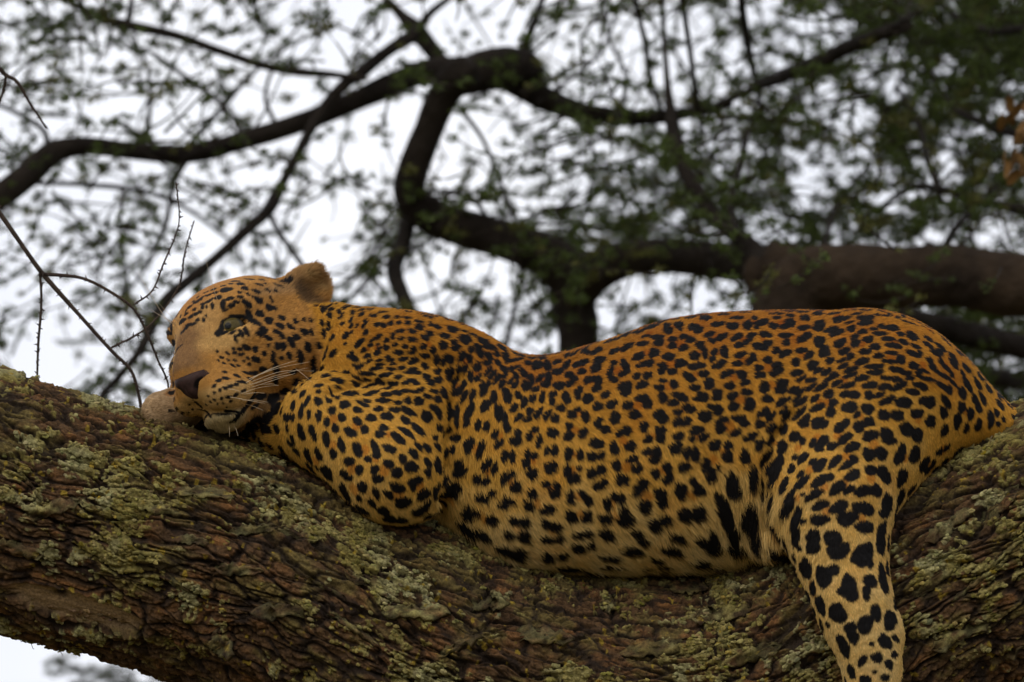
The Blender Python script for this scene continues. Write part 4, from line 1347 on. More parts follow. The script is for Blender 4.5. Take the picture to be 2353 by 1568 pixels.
1678,750,13.2,9.1,-15; 1712,748,10.2,11.4,0; 1729,733,7.0,7.0,0; 1733,751,5.3,7.0,0; 1712,721,14.1,3.2,0; 1624,769,11.4,7.0,-55; 1629,783,8.8,6.7,60; 
1652,775,14.9,8.4,-50; 1687,775,15.8,7.4,-50; 1720,772,12.3,7.0,-50; 1709,786,12.3,6.7,-60; 1692,793,11.4,7.0,-10; 1603,793,11.4,7.9,0; 
1613,809,14.1,6.7,80; 1590,817,12.7,10.2,0; 1635,809,9.7,6.2,-70; 1631,822,10.6,6.2,-75; 1658,808,14.9,8.8,85; 1731,795,7.9,10.6,90; 
1374,828,14.1,8.8,-20; 1371,844,8.8,7.9,0; 1406,834,7.9,6.3,0; 1430,835,10.6,7.9,70; 1436,846,13.2,7.9,75; 1427,858,11.4,6.7,-40; 1399,853,12.3,7.0,90; 
1404,870,13.2,7.4,40; 1464,819,14.9,9.1,-50; 1498,811,13.2,10.6,-5; 1473,837,14.9,6.7,-5; 1489,834,8.8,8.4,0; 1531,819,14.9,8.8,-5; 
1559,834,13.2,10.2,20; 1554,838,9.7,7.0,-10; 1518,841,10.6,8.4,60; 1515,851,9.7,8.4,0; 1539,853,10.6,7.4,-5; 1587,842,13.2,6.7,-5; 
1605,839,10.6,6.7,-10; 1643,839,15.8,7.4,-35; 1652,832,8.8,6.7,-50; 1694,815,15.8,6.2,-20; 1717,826,14.9,7.9,-60; 1722,821,9.7,8.8,0; 
1687,835,11.4,6.7,-5; 1733,846,7.0,6.7,0; 1372,879,16.7,8.8,80; 1459,863,10.2,7.4,-10; 1483,862,10.6,8.4,-10; 1430,886,15.8,10.6,-10; 
1434,899,13.2,8.8,-20; 1439,885,8.8,10.6,0; 1471,883,14.1,9.1,-10; 1388,906,10.9,7.4,-20; 1401,926,14.1,8.8,-40; 1518,873,10.6,4.2,5; 
1543,881,10.6,8.4,75; 1510,889,11.4,7.4,10; 1575,863,13.2,9.1,50; 1580,869,12.3,7.0,10; 1611,858,11.4,8.4,-10; 1622,876,12.3,8.4,0; 
1623,885,11.4,7.9,-10; 1590,889,13.2,7.4,5; 1664,857,16.7,7.4,-20; 1657,863,8.8,5.3,-40; 1696,860,12.3,9.7,20; 1704,877,12.3,7.0,-15; 
1668,885,12.7,8.4,10; 1733,862,7.0,7.9,0; 1641,899,11.4,7.9,0; 1640,911,11.4,8.8,0; 1707,899,13.2,7.4,5; 1675,908,13.2,8.4,-30; 1471,913,16.7,8.8,5; 
1483,925,12.3,10.6,60; 1438,929,11.4,9.7,0; 1517,911,13.2,9.7,60; 1552,906,15.8,6.7,10; 1564,913,10.6,7.9,0; 1541,923,13.2,7.4,-15; 
1605,909,13.2,10.6,0; 1603,914,17.6,7.0,0; 1371,932,8.8,11.4,90; 1453,950,14.1,10.6,0; 1409,955,13.2,11.4,80; 1552,944,11.4,6.7,-15; 
1578,937,14.1,9.1,15; 1569,932,7.9,6.2,0; 1508,950,14.9,11.4,0; 1517,960,13.2,9.7,0; 1612,953,15.8,13.2,20; 1627,932,10.6,5.3,0; 1641,939,12.3,12.3,0; 
1678,932,13.2,9.7,0; 1714,921,12.3,10.6,60; 1714,932,13.2,9.7,-10; 1374,962,7.9,5.3,0; 1552,962,10.6,6.2,0; 1573,961,10.6,6.2,0; 1656,960,10.6,7.0,0; 
1689,958,16.7,8.4,0; 1733,950,5.3,7.0,0; 1744,742,14.9,10.6,-60; 1781,723,17.6,4.4,-10; 1779,732,9.7,4.9,-15; 1810,727,9.7,6.2,0; 1772,750,11.4,8.8,40; 
1809,742,12.3,10.6,0; 1800,751,13.2,6.7,-35; 1844,732,10.6,9.7,0; 1839,719,14.1,6.2,0; 1875,723,13.2,7.0,-10; 1839,754,14.1,7.4,-35; 
1876,744,11.4,8.8,20; 1874,754,13.2,8.4,-10; 1881,747,7.9,9.7,0; 1911,723,14.1,6.2,-25; 1926,734,20.2,8.8,-10; 1919,739,10.6,5.3,0; 
1944,743,10.2,3.2,-10; 1947,756,10.6,7.0,0; 1981,732,19.3,8.8,0; 1979,744,16.7,6.2,-5; 1963,723,12.3,3.9,5; 1972,763,11.4,4.9,-5; 1997,757,9.7,3.5,0; 
2016,751,10.6,5.3,5; 2041,754,16.7,7.0,0; 2011,767,15.8,4.9,-8; 2058,768,10.2,4.9,5; 2085,772,14.9,9.7,10; 1902,758,16.7,5.3,-25; 
1914,765,17.6,7.4,-25; 1752,769,14.9,6.7,20; 1798,771,16.7,6.2,-10; 1799,787,7.9,8.4,0; 1754,790,11.4,8.8,-50; 1745,798,12.3,7.9,0; 
1840,777,18.5,8.8,-40; 1847,770,7.9,6.2,0; 1874,784,13.2,11.4,-20; 1921,788,15.8,8.8,-50; 1954,775,7.9,6.7,0; 1955,789,10.6,8.8,0; 1984,780,12.0,7.9,0; 
1999,797,11.4,8.4,10; 2030,779,15.8,5.6,-3; 2041,794,19.3,6.2,5; 2064,786,11.4,6.3,10; 2092,796,12.3,4.6,0; 1776,805,9.7,7.9,0; 1796,812,14.9,7.9,-35; 
1834,805,13.2,6.7,-15; 1850,816,13.2,7.9,-50; 1884,802,12.3,8.8,-60; 1886,812,13.2,8.4,-10; 1756,827,11.4,7.9,0; 1819,832,11.4,9.1,10; 
1858,839,14.1,10.6,-45; 1897,828,10.6,7.0,-25; 1930,807,14.9,7.0,-15; 1942,819,11.4,6.7,-25; 1923,828,12.3,3.9,-15; 1976,808,14.1,6.0,0; 
2006,817,10.9,6.3,0; 2036,811,14.9,4.6,3; 2083,811,14.9,6.3,15; 2092,816,9.7,5.3,0; 2101,811,5.3,7.0,0; 2057,825,10.6,9.7,80; 2034,830,22.9,3.9,3; 
1969,830,16.7,7.4,-10; 2085,839,11.4,8.4,0; 1777,842,12.3,10.6,0; 1772,855,13.2,8.4,-25; 1782,848,8.8,8.8,0; 1738,844,7.9,6.2,0; 1742,861,9.7,6.7,0; 
1821,856,14.1,7.4,-20; 1831,869,14.1,4.6,-30; 1870,851,13.2,4.2,-35; 1888,854,13.2,6.2,-35; 1854,872,14.9,5.3,-15; 1905,862,10.6,7.0,-25; 
1898,867,17.6,4.4,-30; 1926,841,13.2,4.6,-25; 1944,848,17.6,5.6,-12; 1997,841,22.0,5.6,0; 1999,854,20.2,5.6,0; 2046,848,16.2,6.3,3; 
2069,857,13.2,6.2,-5; 2097,853,8.8,5.3,10; 1942,861,17.6,4.2,-15; 1967,868,17.6,6.7,-8; 2025,867,15.8,5.3,0; 2046,870,11.4,6.2,0; 2077,868,11.4,3.9,-5; 
2097,862,8.8,2.8,0; 1747,888,12.3,13.2,0; 1788,879,14.9,9.7,10; 1784,893,14.1,11.4,0; 1814,894,14.1,6.3,-30; 1828,898,14.1,5.3,-35; 
1854,888,16.7,4.2,-40; 1876,888,18.5,6.3,-35; 1912,879,13.2,5.6,-25; 1935,884,18.5,6.3,-10; 1986,883,18.5,7.4,-15; 2018,887,14.9,7.4,-10; 
2051,886,22.9,6.7,-25; 2095,883,13.2,5.6,5; 2083,899,17.6,7.4,10; 1754,914,14.1,8.4,0; 1786,921,15.8,7.9,-45; 1800,916,9.7,3.5,-40; 
1821,914,13.2,3.9,-40; 1830,921,20.2,6.0,-38; 1862,914,13.2,5.6,-38; 1893,904,12.3,9.7,0; 1930,904,13.2,7.9,0; 1951,905,12.3,9.1,0; 
1983,907,10.6,9.7,0; 2004,906,15.8,5.3,-20; 2023,918,19.3,7.9,-28; 2062,923,19.3,12.7,5; 2101,920,5.3,7.0,0; 1902,923,10.6,8.4,-40; 
1897,944,11.4,11.4,0; 1939,933,17.6,12.7,-5; 1867,934,17.6,7.9,-15; 1979,937,14.9,12.3,0; 1956,950,9.7,5.3,-45; 1748,944,14.9,8.4,-35; 
1761,955,14.9,7.4,-50; 1791,941,13.2,5.6,-45; 1796,953,15.8,6.3,-45; 1826,948,21.1,6.7,-40; 1840,960,13.2,7.9,-45; 1868,962,13.2,6.2,0; 
2016,951,13.2,12.7,0; 2046,951,15.8,12.3,0; 2092,948,14.9,10.6,0; 1981,961,12.3,5.3,-10; 1837,967,14.1,11.4,-60; 1866,970,12.3,13.2,0; 
1879,971,12.3,9.7,10; 1919,977,18.5,10.6,-35; 1932,967,7.9,7.9,0; 1958,977,13.2,12.3,0; 1979,967,15.8,9.7,-15; 1738,971,8.8,10.6,-60; 
1763,980,14.1,7.9,-35; 1791,983,13.2,10.2,-70; 1760,1007,13.2,7.4,-55; 1786,1023,16.7,10.6,-80; 1816,1000,13.2,11.4,0; 1833,1009,8.8,7.9,60; 
1738,1016,14.1,6.2,-75; 1856,1014,10.6,7.9,80; 1876,1012,18.5,10.6,-60; 1870,1025,10.6,8.8,-40; 1898,1021,13.2,8.8,-35; 1926,1004,21.1,8.8,-45; 
1943,1023,18.5,10.6,-30; 1985,997,19.3,10.9,-28; 2023,998,14.9,14.9,0; 2028,1007,16.7,9.7,0; 2020,988,13.2,8.8,0; 2069,983,19.3,14.1,30; 
2092,995,16.7,14.9,30; 1981,1039,14.9,14.9,0; 2009,1037,14.9,14.9,20; 2057,1030,14.9,10.6,-75; 2050,1048,14.9,12.3,-10; 2088,1041,18.5,14.1,85; 
1744,1051,21.1,5.6,-75; 1759,1041,17.6,4.2,-65; 1774,1063,21.1,12.3,-45; 1761,1076,14.1,9.7,-70; 1768,1095,22.9,8.8,-45; 1833,1048,16.7,7.9,-65; 
1816,1046,7.0,6.7,0; 1808,1072,11.4,7.4,-45; 1854,1056,9.7,6.2,-50; 1870,1063,20.2,10.2,-60; 1904,1055,19.3,9.1,-60; 1934,1060,23.7,8.4,-40; 
1946,1048,9.7,7.9,0; 1985,1075,14.9,10.6,0; 2009,1077,13.2,12.3,60; 2021,1092,15.8,11.4,50; 2058,1092,20.2,13.2,85; 1828,1083,10.6,5.6,-35; 
1791,1109,20.2,8.8,-45; 1830,1101,19.3,9.1,-30; 1868,1099,22.9,9.7,-40; 1890,1090,12.3,7.9,-35; 1942,1086,20.2,10.6,-35; 1909,1113,21.1,11.4,-50; 
1934,1118,14.9,8.4,-35; 1965,1121,18.5,11.4,-25; 1995,1120,17.6,13.2,0; 1756,1131,7.0,2.5,-60; 1765,1147,15.8,6.3,-55; 1803,1134,19.3,7.4,-30; 
1831,1128,5.3,3.2,0; 1856,1130,23.7,8.8,-25; 1798,1160,23.7,11.4,-32; 1870,1153,20.2,10.2,-25; 1911,1156,22.9,12.3,-30; 1969,1160,24.6,14.9,5; 
2023,1153,24.6,14.1,95; 2014,1172,10.6,9.7,0; 1816,1185,27.3,10.6,-50; 1832,1188,7.9,5.3,-10; 1868,1185,20.2,13.2,-5; 1926,1183,19.3,17.6,0; 
1942,1176,14.1,10.6,0; 1971,1202,22.0,13.2,-5; 2013,1211,21.1,9.7,-45; 1740,1106,15.8,3.2,80; 1743,1134,10.6,3.5,80; 1816,1226,19.6,11.5,-45; 
1823,1248,6.9,5.5,0; 1855,1224,16.2,16.2,0; 1853,1247,16.2,15.0,0; 1898,1229,21.9,18.5,60; 1906,1257,23.1,17.3,10; 1926,1248,10.4,12.7,0; 
1966,1264,30.0,21.9,-50; 1979,1280,16.2,8.1,80; 2008,1232,34.6,11.5,95; 1814,1272,10.4,5.1,80; 1838,1296,24.2,12.7,80; 1876,1313,24.2,17.3,70; 
1894,1299,18.5,11.5,-15; 1933,1331,21.9,17.3,80; 1924,1347,17.3,11.5,20; 1940,1352,15.0,16.2,0; 1982,1322,16.2,12.7,20; 1973,1347,18.5,9.2,-80; 
2012,1319,32.3,11.5,97; 1870,1378,21.9,10.4,65; 1907,1394,23.1,18.9,60; 1887,1421,6.5,4.2,40; 1936,1428,15.0,12.7,0; 1941,1446,19.6,11.5,70; 
1970,1419,23.1,15.7,-70; 1994,1393,20.8,10.4,75; 2026,1412,20.8,15.7,-60; 2035,1405,11.5,9.2,30; 1921,1469,28.8,10.4,62; 2015,1458,18.5,13.4,30; 
2039,1452,11.1,6.5,10; 1984,1463,5.5,4.2,0; 1996,1494,13.4,11.1,0; 1963,1501,13.4,8.3,-60; 2024,1511,11.1,8.8,50; 2036,1488,7.4,6.9,0; 
1939,1526,16.2,8.3,80; 1991,1526,4.6,3.7,0; 1969,1547,13.4,12.0,-30; 2015,1539,9.7,7.4,0; 1998,1562,11.5,8.8,0; 1940,1565,8.1,6.5,0; 
1928,1553,13.8,3.2,85; 2028,1562,6.9,5.5,0; 2121,792,13.2,4.9,25; 2138,810,14.9,6.7,10; 2149,808,8.8,7.0,0; 2122,778,12.3,4.4,25; 2152,798,15.8,5.3,25; 
2124,828,8.8,7.9,0; 2130,842,8.8,8.4,0; 2108,851,14.1,3.5,0; 2151,830,8.8,5.6,20; 2163,845,16.7,5.6,12; 2180,822,16.7,7.0,35; 2180,835,15.8,5.3,38; 
2154,861,26.4,4.9,5; 2175,860,7.0,4.9,30; 2121,870,21.1,3.9,2; 2177,878,15.8,3.5,15; 2212,845,14.1,7.4,20; 2202,857,10.6,3.9,35; 2212,875,19.3,4.2,30; 
2212,884,19.3,6.0,32; 2154,887,17.6,6.7,12; 2168,894,10.6,8.8,50; 2107,887,13.2,7.4,25; 2200,901,14.1,10.9,50; 2246,864,13.2,7.4,40; 
2238,880,15.8,7.0,35; 2265,891,14.1,7.9,40; 2249,914,16.7,6.0,55; 2284,886,10.6,3.2,40; 2119,921,18.5,12.7,5; 2161,920,20.2,7.4,42; 
2155,945,14.1,10.2,40; 2198,934,12.3,10.6,60; 2219,949,14.9,8.8,70; 2230,915,11.4,7.4,70; 2238,933,14.9,7.4,65; 2188,966,19.3,9.1,80; 
2210,981,11.4,7.0,80; 2238,975,14.9,7.9,-75; 2268,961,21.1,8.1,92; 2291,928,14.1,6.7,60; 2312,928,14.1,6.2,80; 2293,903,8.8,4.9,40; 
2325,959,8.8,6.0,10; 2298,961,7.4,4.2,50; 2286,973,5.3,4.2,0; 2124,965,14.9,11.4,80; 2158,986,14.1,9.1,80; 2282,947,10.6,6.2,80"""
# warm centres of the rosettes: x, y, radius
CENTRES = """
1422,804,9.7; 1415,851,11.4; 1480,811,9.7; 1557,790,13.2; 1536,835,11.4; 1638,774,7.0; 1700,779,8.8; 1643,811,7.9; 1698,825,11.4; 1601,809,6.2; 
1489,767,7.9; 1531,885,11.4; 1462,928,11.4; 1594,860,8.8; 1678,867,8.8; 1692,916,11.4; 1561,939,7.0; 1543,753,7.0; 1596,730,9.7; 1729,742,7.0; 
1791,742,9.7; 1754,844,10.6; 1763,883,10.6; 1745,779,7.9; 1835,816,9.7; 1969,791,9.7; 2041,786,10.6; 2034,820,11.4; 1919,728,9.7; 1958,834,7.9; 
1888,923,9.7; 1963,953,7.9; 1872,921,7.9; 2079,765,9.7; 1928,870,9.7; 1094,855,7.9; 1052,886,7.0; 1070,830,6.2; 1225,839,7.0; 1212,867,7.9; 
1249,867,6.2; 1311,870,5.3; 1334,839,7.9; 1327,948,8.8; 1356,876,6.2; 1153,865,6.2; 1093,798,4.4; 1093,1025,8.8; 1224,993,6.2; 1318,986,9.7; 
1316,1039,8.8; 1314,1074,8.8; 1175,1102,7.9; 1263,1118,8.8; 1233,1150,9.7; 1327,1134,10.6; 1328,1173,10.6; 1112,1181,11.4; 1189,1208,11.4; 
1267,1211,10.6; 1223,1053,7.9; 1151,995,7.0; 1123,1078,8.8; 1427,1009,9.7; 1434,1067,12.3; 1494,997,7.9; 1492,1039,7.0; 1515,1074,9.7; 1631,1049,10.6; 
1582,1130,10.6; 1402,1146,9.7; 1408,1176,8.8; 1480,1134,14.1; 1666,976,14.1; 1652,1030,7.0; 1594,997,7.9; 1911,997,10.6; 1865,1002,10.6; 
1992,1016,12.3; 1930,1044,11.4; 1985,1092,12.3; 1847,1074,10.6; 1823,1025,9.7; 1819,1136,8.8; 1879,1111,9.7; 1884,1165,10.6; 1925,1104,8.8; 
2065,1048,10.6; 1963,1183,10.6; 1770,1014,7.0; 769,1019,11.4; 843,1030,12.3; 824,976,10.6; 815,1072,14.1; 887,1076,12.3; 730,1056,10.6; 818,1118,14.1; 
917,1132,14.1; 966,1111,12.3; 896,995,7.9; 771,960,10.6; 868,1049,8.8; 868,797,7.9; 808,763,5.3; 848,802,6.2; 984,791,7.0; 2094,959,11.4; 2108,838,9.7; 
2207,945,7.9; 2163,838,6.2; 2140,806,6.2"""
# ------------------------------------------------------------------ coat: where the spots are, which way the hair lies
# x, y, hair angle (0 = to the right, 90 = down), rosette spacing, blobs per rosette, blob radius, stretch, stretch angle, tone (0 rust back .. 1 cream belly), hair length
CT = np.array([
    (785, 740, 40, 34, 1.0, 8.0, 1.3, 60, .30, 12), (840, 740, 25, 27, 1.1, 8.0, 1.3, 15, .18, 12), (800, 850, 40, 34, 1.0, 9.5, 1.4, -30, .36, 13), (900, 820, 12, 26, 1.0, 9.0, 1.7, -12, .24, 11),
    (860, 880, 8, 22, 1.0, 8.5, 2.1, 5, .42, 9), (950, 890, 12, 26, 1.0, 9.0, 2.0, 8, .34, 9), (960, 760, 20, 30, 1.3, 8.5, 1.4, 10, .12, 12), (1060, 800, 45, 36, 1.6, 9.0, 1.3, -30, .12, 12),
    (1040, 870, 40, 38, 1.5, 10, 1.4, -35, .28, 11), (1150, 830, 60, 34, 2.0, 7.6, 1.3, 60, .08, 12), (1230, 845, 70, 30, 2.2, 6.6, 1.3, 75, .05, 12), (1320, 830, 60, 36, 2.4, 7.2, 1.2, 70, .06, 12),
    (1180, 940, 65, 42, 1.7, 10, 1.6, -65, .30, 12), (1090, 960, 75, 40, 1.2, 12, 1.7, -65, .36, 11), (1280, 960, 55, 52, 2.4, 9.5, 1.4, -70, .34, 13),
    (700, 940, 80, 30, 1.0, 9.5, 1.4, 85, .50, 9), (760, 930, 60, 30, 1.0, 10, 1.2, 40, .45, 9), (700, 1020, 100, 40, 1.2, 12, 1.5, 80, .55, 9), (830, 990, 60, 36, 1.1, 12, 1.25, 30, .46, 9),
    (950, 970, 60, 36, 1.1, 11.5, 1.7, 40, .40, 9), (1000, 1020, 80, 34, 1.1, 11, 1.5, 65, .40, 10), (740, 1070, 90, 52, 1.8, 14.5, 1.2, 80, .60, 9), (860, 1060, 65, 52, 1.6, 14, 1.3, 50, .55, 9),
    (950, 1080, 70, 48, 1.4, 14, 1.2, 40, .52, 10), (800, 1130, 80, 66, 2.6, 16.5, 1.1, 0, .68, 10), (890, 1140, 70, 66, 2.3, 17, 1.2, 40, .66, 10), (940, 1190, 60, 62, 1.6, 19, 1.3, -20, .72, 12),
    (1090, 1060, 70, 58, 1.6, 15.5, 1.3, -50, .50, 16), (1090, 1150, 60, 70, 1.7, 17, 1.3, 10, .66, 20), (1080, 1230, 50, 74, 1.5, 17, 1.9, 8, .85, 26),
    (1300, 1050, 55, 66, 2.7, 12.8, 1.15, 80, .52, 14), (1200, 1010, 60, 58, 2.1, 12.5, 1.4, -70, .44, 14), (1200, 1130, 55, 76, 2.5, 15, 1.2, 10, .64, 16), (1330, 1150, 50, 78, 2.7, 15.5, 1.1, 0, .68, 16),
    (1200, 1220, 40, 78, 2.0, 16, 1.6, 5, .82, 20), (1320, 1230, 40, 78, 1.9, 17, 1.5, 5, .82, 22), (1450, 1230, 45, 80, 2.1, 18, 1.4, -10, .80, 24), (1200, 1295, 30, 78, 1.3, 17, 2.3, 3, .95, 28),
    (1400, 1295, 35, 80, 1.3, 18, 2.2, 5, .96, 32), (1600, 1290, 50, 78, 1.4, 19, 1.5, 30, .96, 36), (1600, 1200, 55, 80, 1.9, 19, 1.3, 50, .80, 26), (1700, 1240, 70, 74, 1.0, 25, 1.7, 75, .90, 36),
    (1700, 1130, 75, 62, 1.3, 20, 1.8, 78, .72, 24), (1740, 1180, 80, 66, 1.0, 24, 2.0, 80, .80, 34),
    (1420, 840, 50, 50, 3.0, 8.4, 1.15, 60, .10, 12), (1500, 780, 40, 46, 3.0, 8.0, 1.15, 30, .04, 11), (1640, 755, 30, 50, 3.4, 8.2, 1.1, 0, .04, 10), (1800, 750, 30, 48, 3.4, 8.2, 1.1, 0, .05, 10), (1950, 765, 30, 42, 3.0, 8.0, 1.2, 10, .06, 10),
    (1420, 950, 50, 62, 3.1, 10.2, 1.15, 70, .30, 13), (1560, 880, 45, 60, 3.3, 9.8, 1.1, 20, .22, 12), (1700, 860, 40, 56, 3.3, 9.4, 1.15, -10, .20, 11), (1500, 1060, 50, 66, 2.9, 12.6, 1.1, 40, .52, 14),
    (1620, 1000, 50, 62, 3.0, 11.4, 1.15, -20, .44, 13), (1600, 1100, 55, 68, 2.4, 14.5, 1.2, 30, .60, 16), (1720, 1010, 55, 56, 2.4, 11.5, 1.4, -40, .48, 13), (1760, 940, 50, 46, 2.5, 9.0, 1.5, -38, .34, 11),
    (1860, 850, 35, 38, 2.4, 7.6, 1.7, -25, .20, 9), (1960, 850, 30, 36, 2.2, 7.6, 1.9, -12, .20, 9), (2060, 860, 30, 40, 2.2, 9.0, 1.8, 8, .22, 9), (2050, 800, 30, 36, 2.3, 7.4, 1.6, 12, .10, 9), (2160, 855, 40, 34, 1.9, 8.0, 1.7, 28, .12, 9),
    (2250, 930, 55, 38, 1.6, 10.5, 1.5, 50, .30, 9), (2310, 960, 60, 34, 1.2, 10.5, 1.5, 60, .35, 9), (1850, 960, 50, 44, 2.0, 10.2, 1.6, -35, .38, 9), (1960, 930, 40, 50, 2.4, 11.2, 1.5, -18, .38, 9), (2070, 930, 45, 54, 2.3, 13.5, 1.4, 5, .42, 9),
    (2150, 950, 60, 56, 1.9, 16, 1.3, 20, .48, 9), (1810, 1070, 70, 44, 1.3, 12, 1.8, -55, .56, 10), (1900, 1050, 65, 48, 1.6, 13, 1.7, -28, .52, 9), (2010, 1030, 60, 56, 1.9, 16, 1.35, -10, .54, 9), (2080, 1050, 75, 56, 1.3, 19, 1.2, 20, .58, 9),
    (1840, 1150, 80, 50, 1.1, 15.5, 1.6, -40, .68, 10), (1950, 1140, 80, 58, 1.3, 19, 1.4, -12, .64, 9), (2030, 1170, 85, 56, 1.0, 21, 1.3, 80, .66, 9), (1850, 1230, 85, 56, 1.0, 20, 1.5, 50, .76, 9), (1930, 1230, 80, 60, 1.1, 23, 1.2, 60, .70, 8),
    (2000, 1280, 85, 60, 1.0, 22, 1.4, 80, .72, 8), (1900, 1330, 75, 60, 1.0, 22, 1.3, 60, .76, 8), (1970, 1370, 75, 56, 1.0, 21, 1.25, 65, .78, 8), (1920, 1450, 75, 48, 1.0, 17, 1.5, 60, .80, 8), (2010, 1450, 80, 46, 1.0, 16, 1.2, 70, .78, 8),
    (1980, 1540, 85, 40, 1.0, 13, 1.2, 80, .80, 7), (1985, 1650, 90, 36, 1.0, 10, 1.2, 90, .82, 7), (1950, 1830, 90, 34, 1.0, 8, 1.1, 90, .85, 7),
    (2440, 1040, 60, 44, 1.4, 14, 1.3, 60, .40, 9), (380, 930, 180, 52, 1.0, 6.5, 1.1, 0, .62, 8), (450, 925, 180, 52, 1.0, 7, 1.1, 0, .62, 8), (600, 975, 180, 36, 1.0, 10, 1.2, 0, .5, 9),
])


def controls(P):
    """distance-weighted table lookup at layout points; angles are averaged as directions"""
    out = np.empty((len(P), 10), np.float32)
    va = np.radians(CT[:, 2])
    ea = np.radians(CT[:, 7]) * 2
    T = np.column_stack([CT[:, 3:7], CT[:, 8:10], np.cos(va), np.sin(va), np.cos(ea) * (CT[:, 6] - .8), np.sin(ea) * (CT[:, 6] - .8)])
    for i in range(0, len(P), 60000):
        q = P[i:i + 60000]
        d2 = (q[:, 0:1] - CT[None, :, 0]) ** 2 + (q[:, 1:2] - CT[None, :, 1]) ** 2
        w = 1.0 / (d2 + 300.0) ** 1.9
        w /= w.sum(1, keepdims=True)
        out[i:i + 60000] = w @ T
    return dict(sp=out[:, 0] * 0.80, nb=out[:, 1], br=out[:, 2], el=out[:, 3], tone=out[:, 4], hl=out[:, 5],
                va=np.arctan2(out[:, 7], out[:, 6]), ea=np.arctan2(out[:, 9], out[:, 8]) / 2)


# normals of the body in layout space, from the field itself
def field_normal(P):
    g = (P - G0) / GH
    i = np.clip(np.rint(g).astype(int), 1, GN - 2)
    n = np.stack([FIELD[i[:, 0] + 1, i[:, 1], i[:, 2]] - FIELD[i[:, 0] - 1, i[:, 1], i[:, 2]],
                  FIELD[i[:, 0], i[:, 1] + 1, i[:, 2]] - FIELD[i[:, 0], i[:, 1] - 1, i[:, 2]],
                  FIELD[i[:, 0], i[:, 1], i[:, 2] + 1] - FIELD[i[:, 0], i[:, 1], i[:, 2] - 1]], -1)
    return n / (np.linalg.norm(n, axis=1, keepdims=True) + 1e-9)


_ho = np.array([sl.start for sl in _hsl])


def head_weight(P):
    """1 on the head, 0 on the body"""
    g = np.rint((P - G0) / GH).astype(int) - _ho
    ok = ((g >= 0) & (g < np.array(HEAD.shape))).all(1)
    g = np.clip(g, 0, np.array(HEAD.shape) - 1)
    f = HEAD[g[:, 0], g[:, 1], g[:, 2]] * HS
    return np.where(ok, 1 - smooth(2, 11, f), 0)


# corners of every quad, for sampling the surface evenly
QC = BV[BF]
QA = 0.5 * np.linalg.norm(np.cross(QC[:, 2] - QC[:, 0], QC[:, 3] - QC[:, 1]), axis=1)


def sample_surface(n, weight=None):
    w = QA * (weight if weight is not None else 1)
    c = np.cumsum(w)
    k = np.searchsorted(c, rng.random(n) * c[-1])
    k = np.minimum(k, len(QA) - 1)
    a, b = rng.random((n, 1)), rng.random((n, 1))
    q = QC[k]
    return (q[:, 0] * (1 - a) + q[:, 1] * a) * (1 - b) + (q[:, 3] * (1 - a) + q[:, 2] * a) * b


BVT = bvhtree.BVHTree.FromPolygons(BV.tolist(), BF.tolist())


def onto(x, y, from_d=460.0):
    """surface point and normal met by looking straight back at (x, y)"""
    h = BVT.ray_cast(Vector((x, y, from_d)), Vector((0, 0, -1)))
    return (np.array(h[0]), np.array(h[1])) if h[0] is not None else (None, None)


READ_AT = [onto(*[float(v) for v in r.split(",")[:2]])[0] for r in SPOTS.replace("\n", "").split(";")]
READ_AT = np.array([p for p in READ_AT if p is not None])
# rosette centres: dart throwing with the local spacing and stretch, then a few rounds of relaxation
def tangent_frame(N):
    """across-picture and down-picture directions laid onto the surface"""
    ex = np.array([1., 0, 0]) - N * N[:, 0:1]
    bad = np.linalg.norm(ex, axis=1) < 0.25
    ex[bad] = np.array([0, 0, 1.]) - N[bad] * N[bad, 2:3]
    ex /= np.linalg.norm(ex, axis=1, keepdims=True) + 1e-9
    ey = np.cross(N, ex)
    s = np.sign(ey[:, 1:2])
    s[s == 0] = 1
    return ex, ey * s


def metric(P, N, ct):
    """rows a, b of a 2x3 map in which one rosette spacing is 1"""
    ex, ey = tangent_frame(N)
    ca, sa = np.cos(ct['ea'])[:, None], np.sin(ct['ea'])[:, None]
    u = ex * ca + ey * sa
    v = -ex * sa + ey * ca
    e = np.sqrt(np.clip(ct['el'], 1, 2.2))[:, None] ** 0.8
    return u / (ct['sp'][:, None] * e), v / (ct['sp'][:, None] / e), N / ct['sp'][:, None]


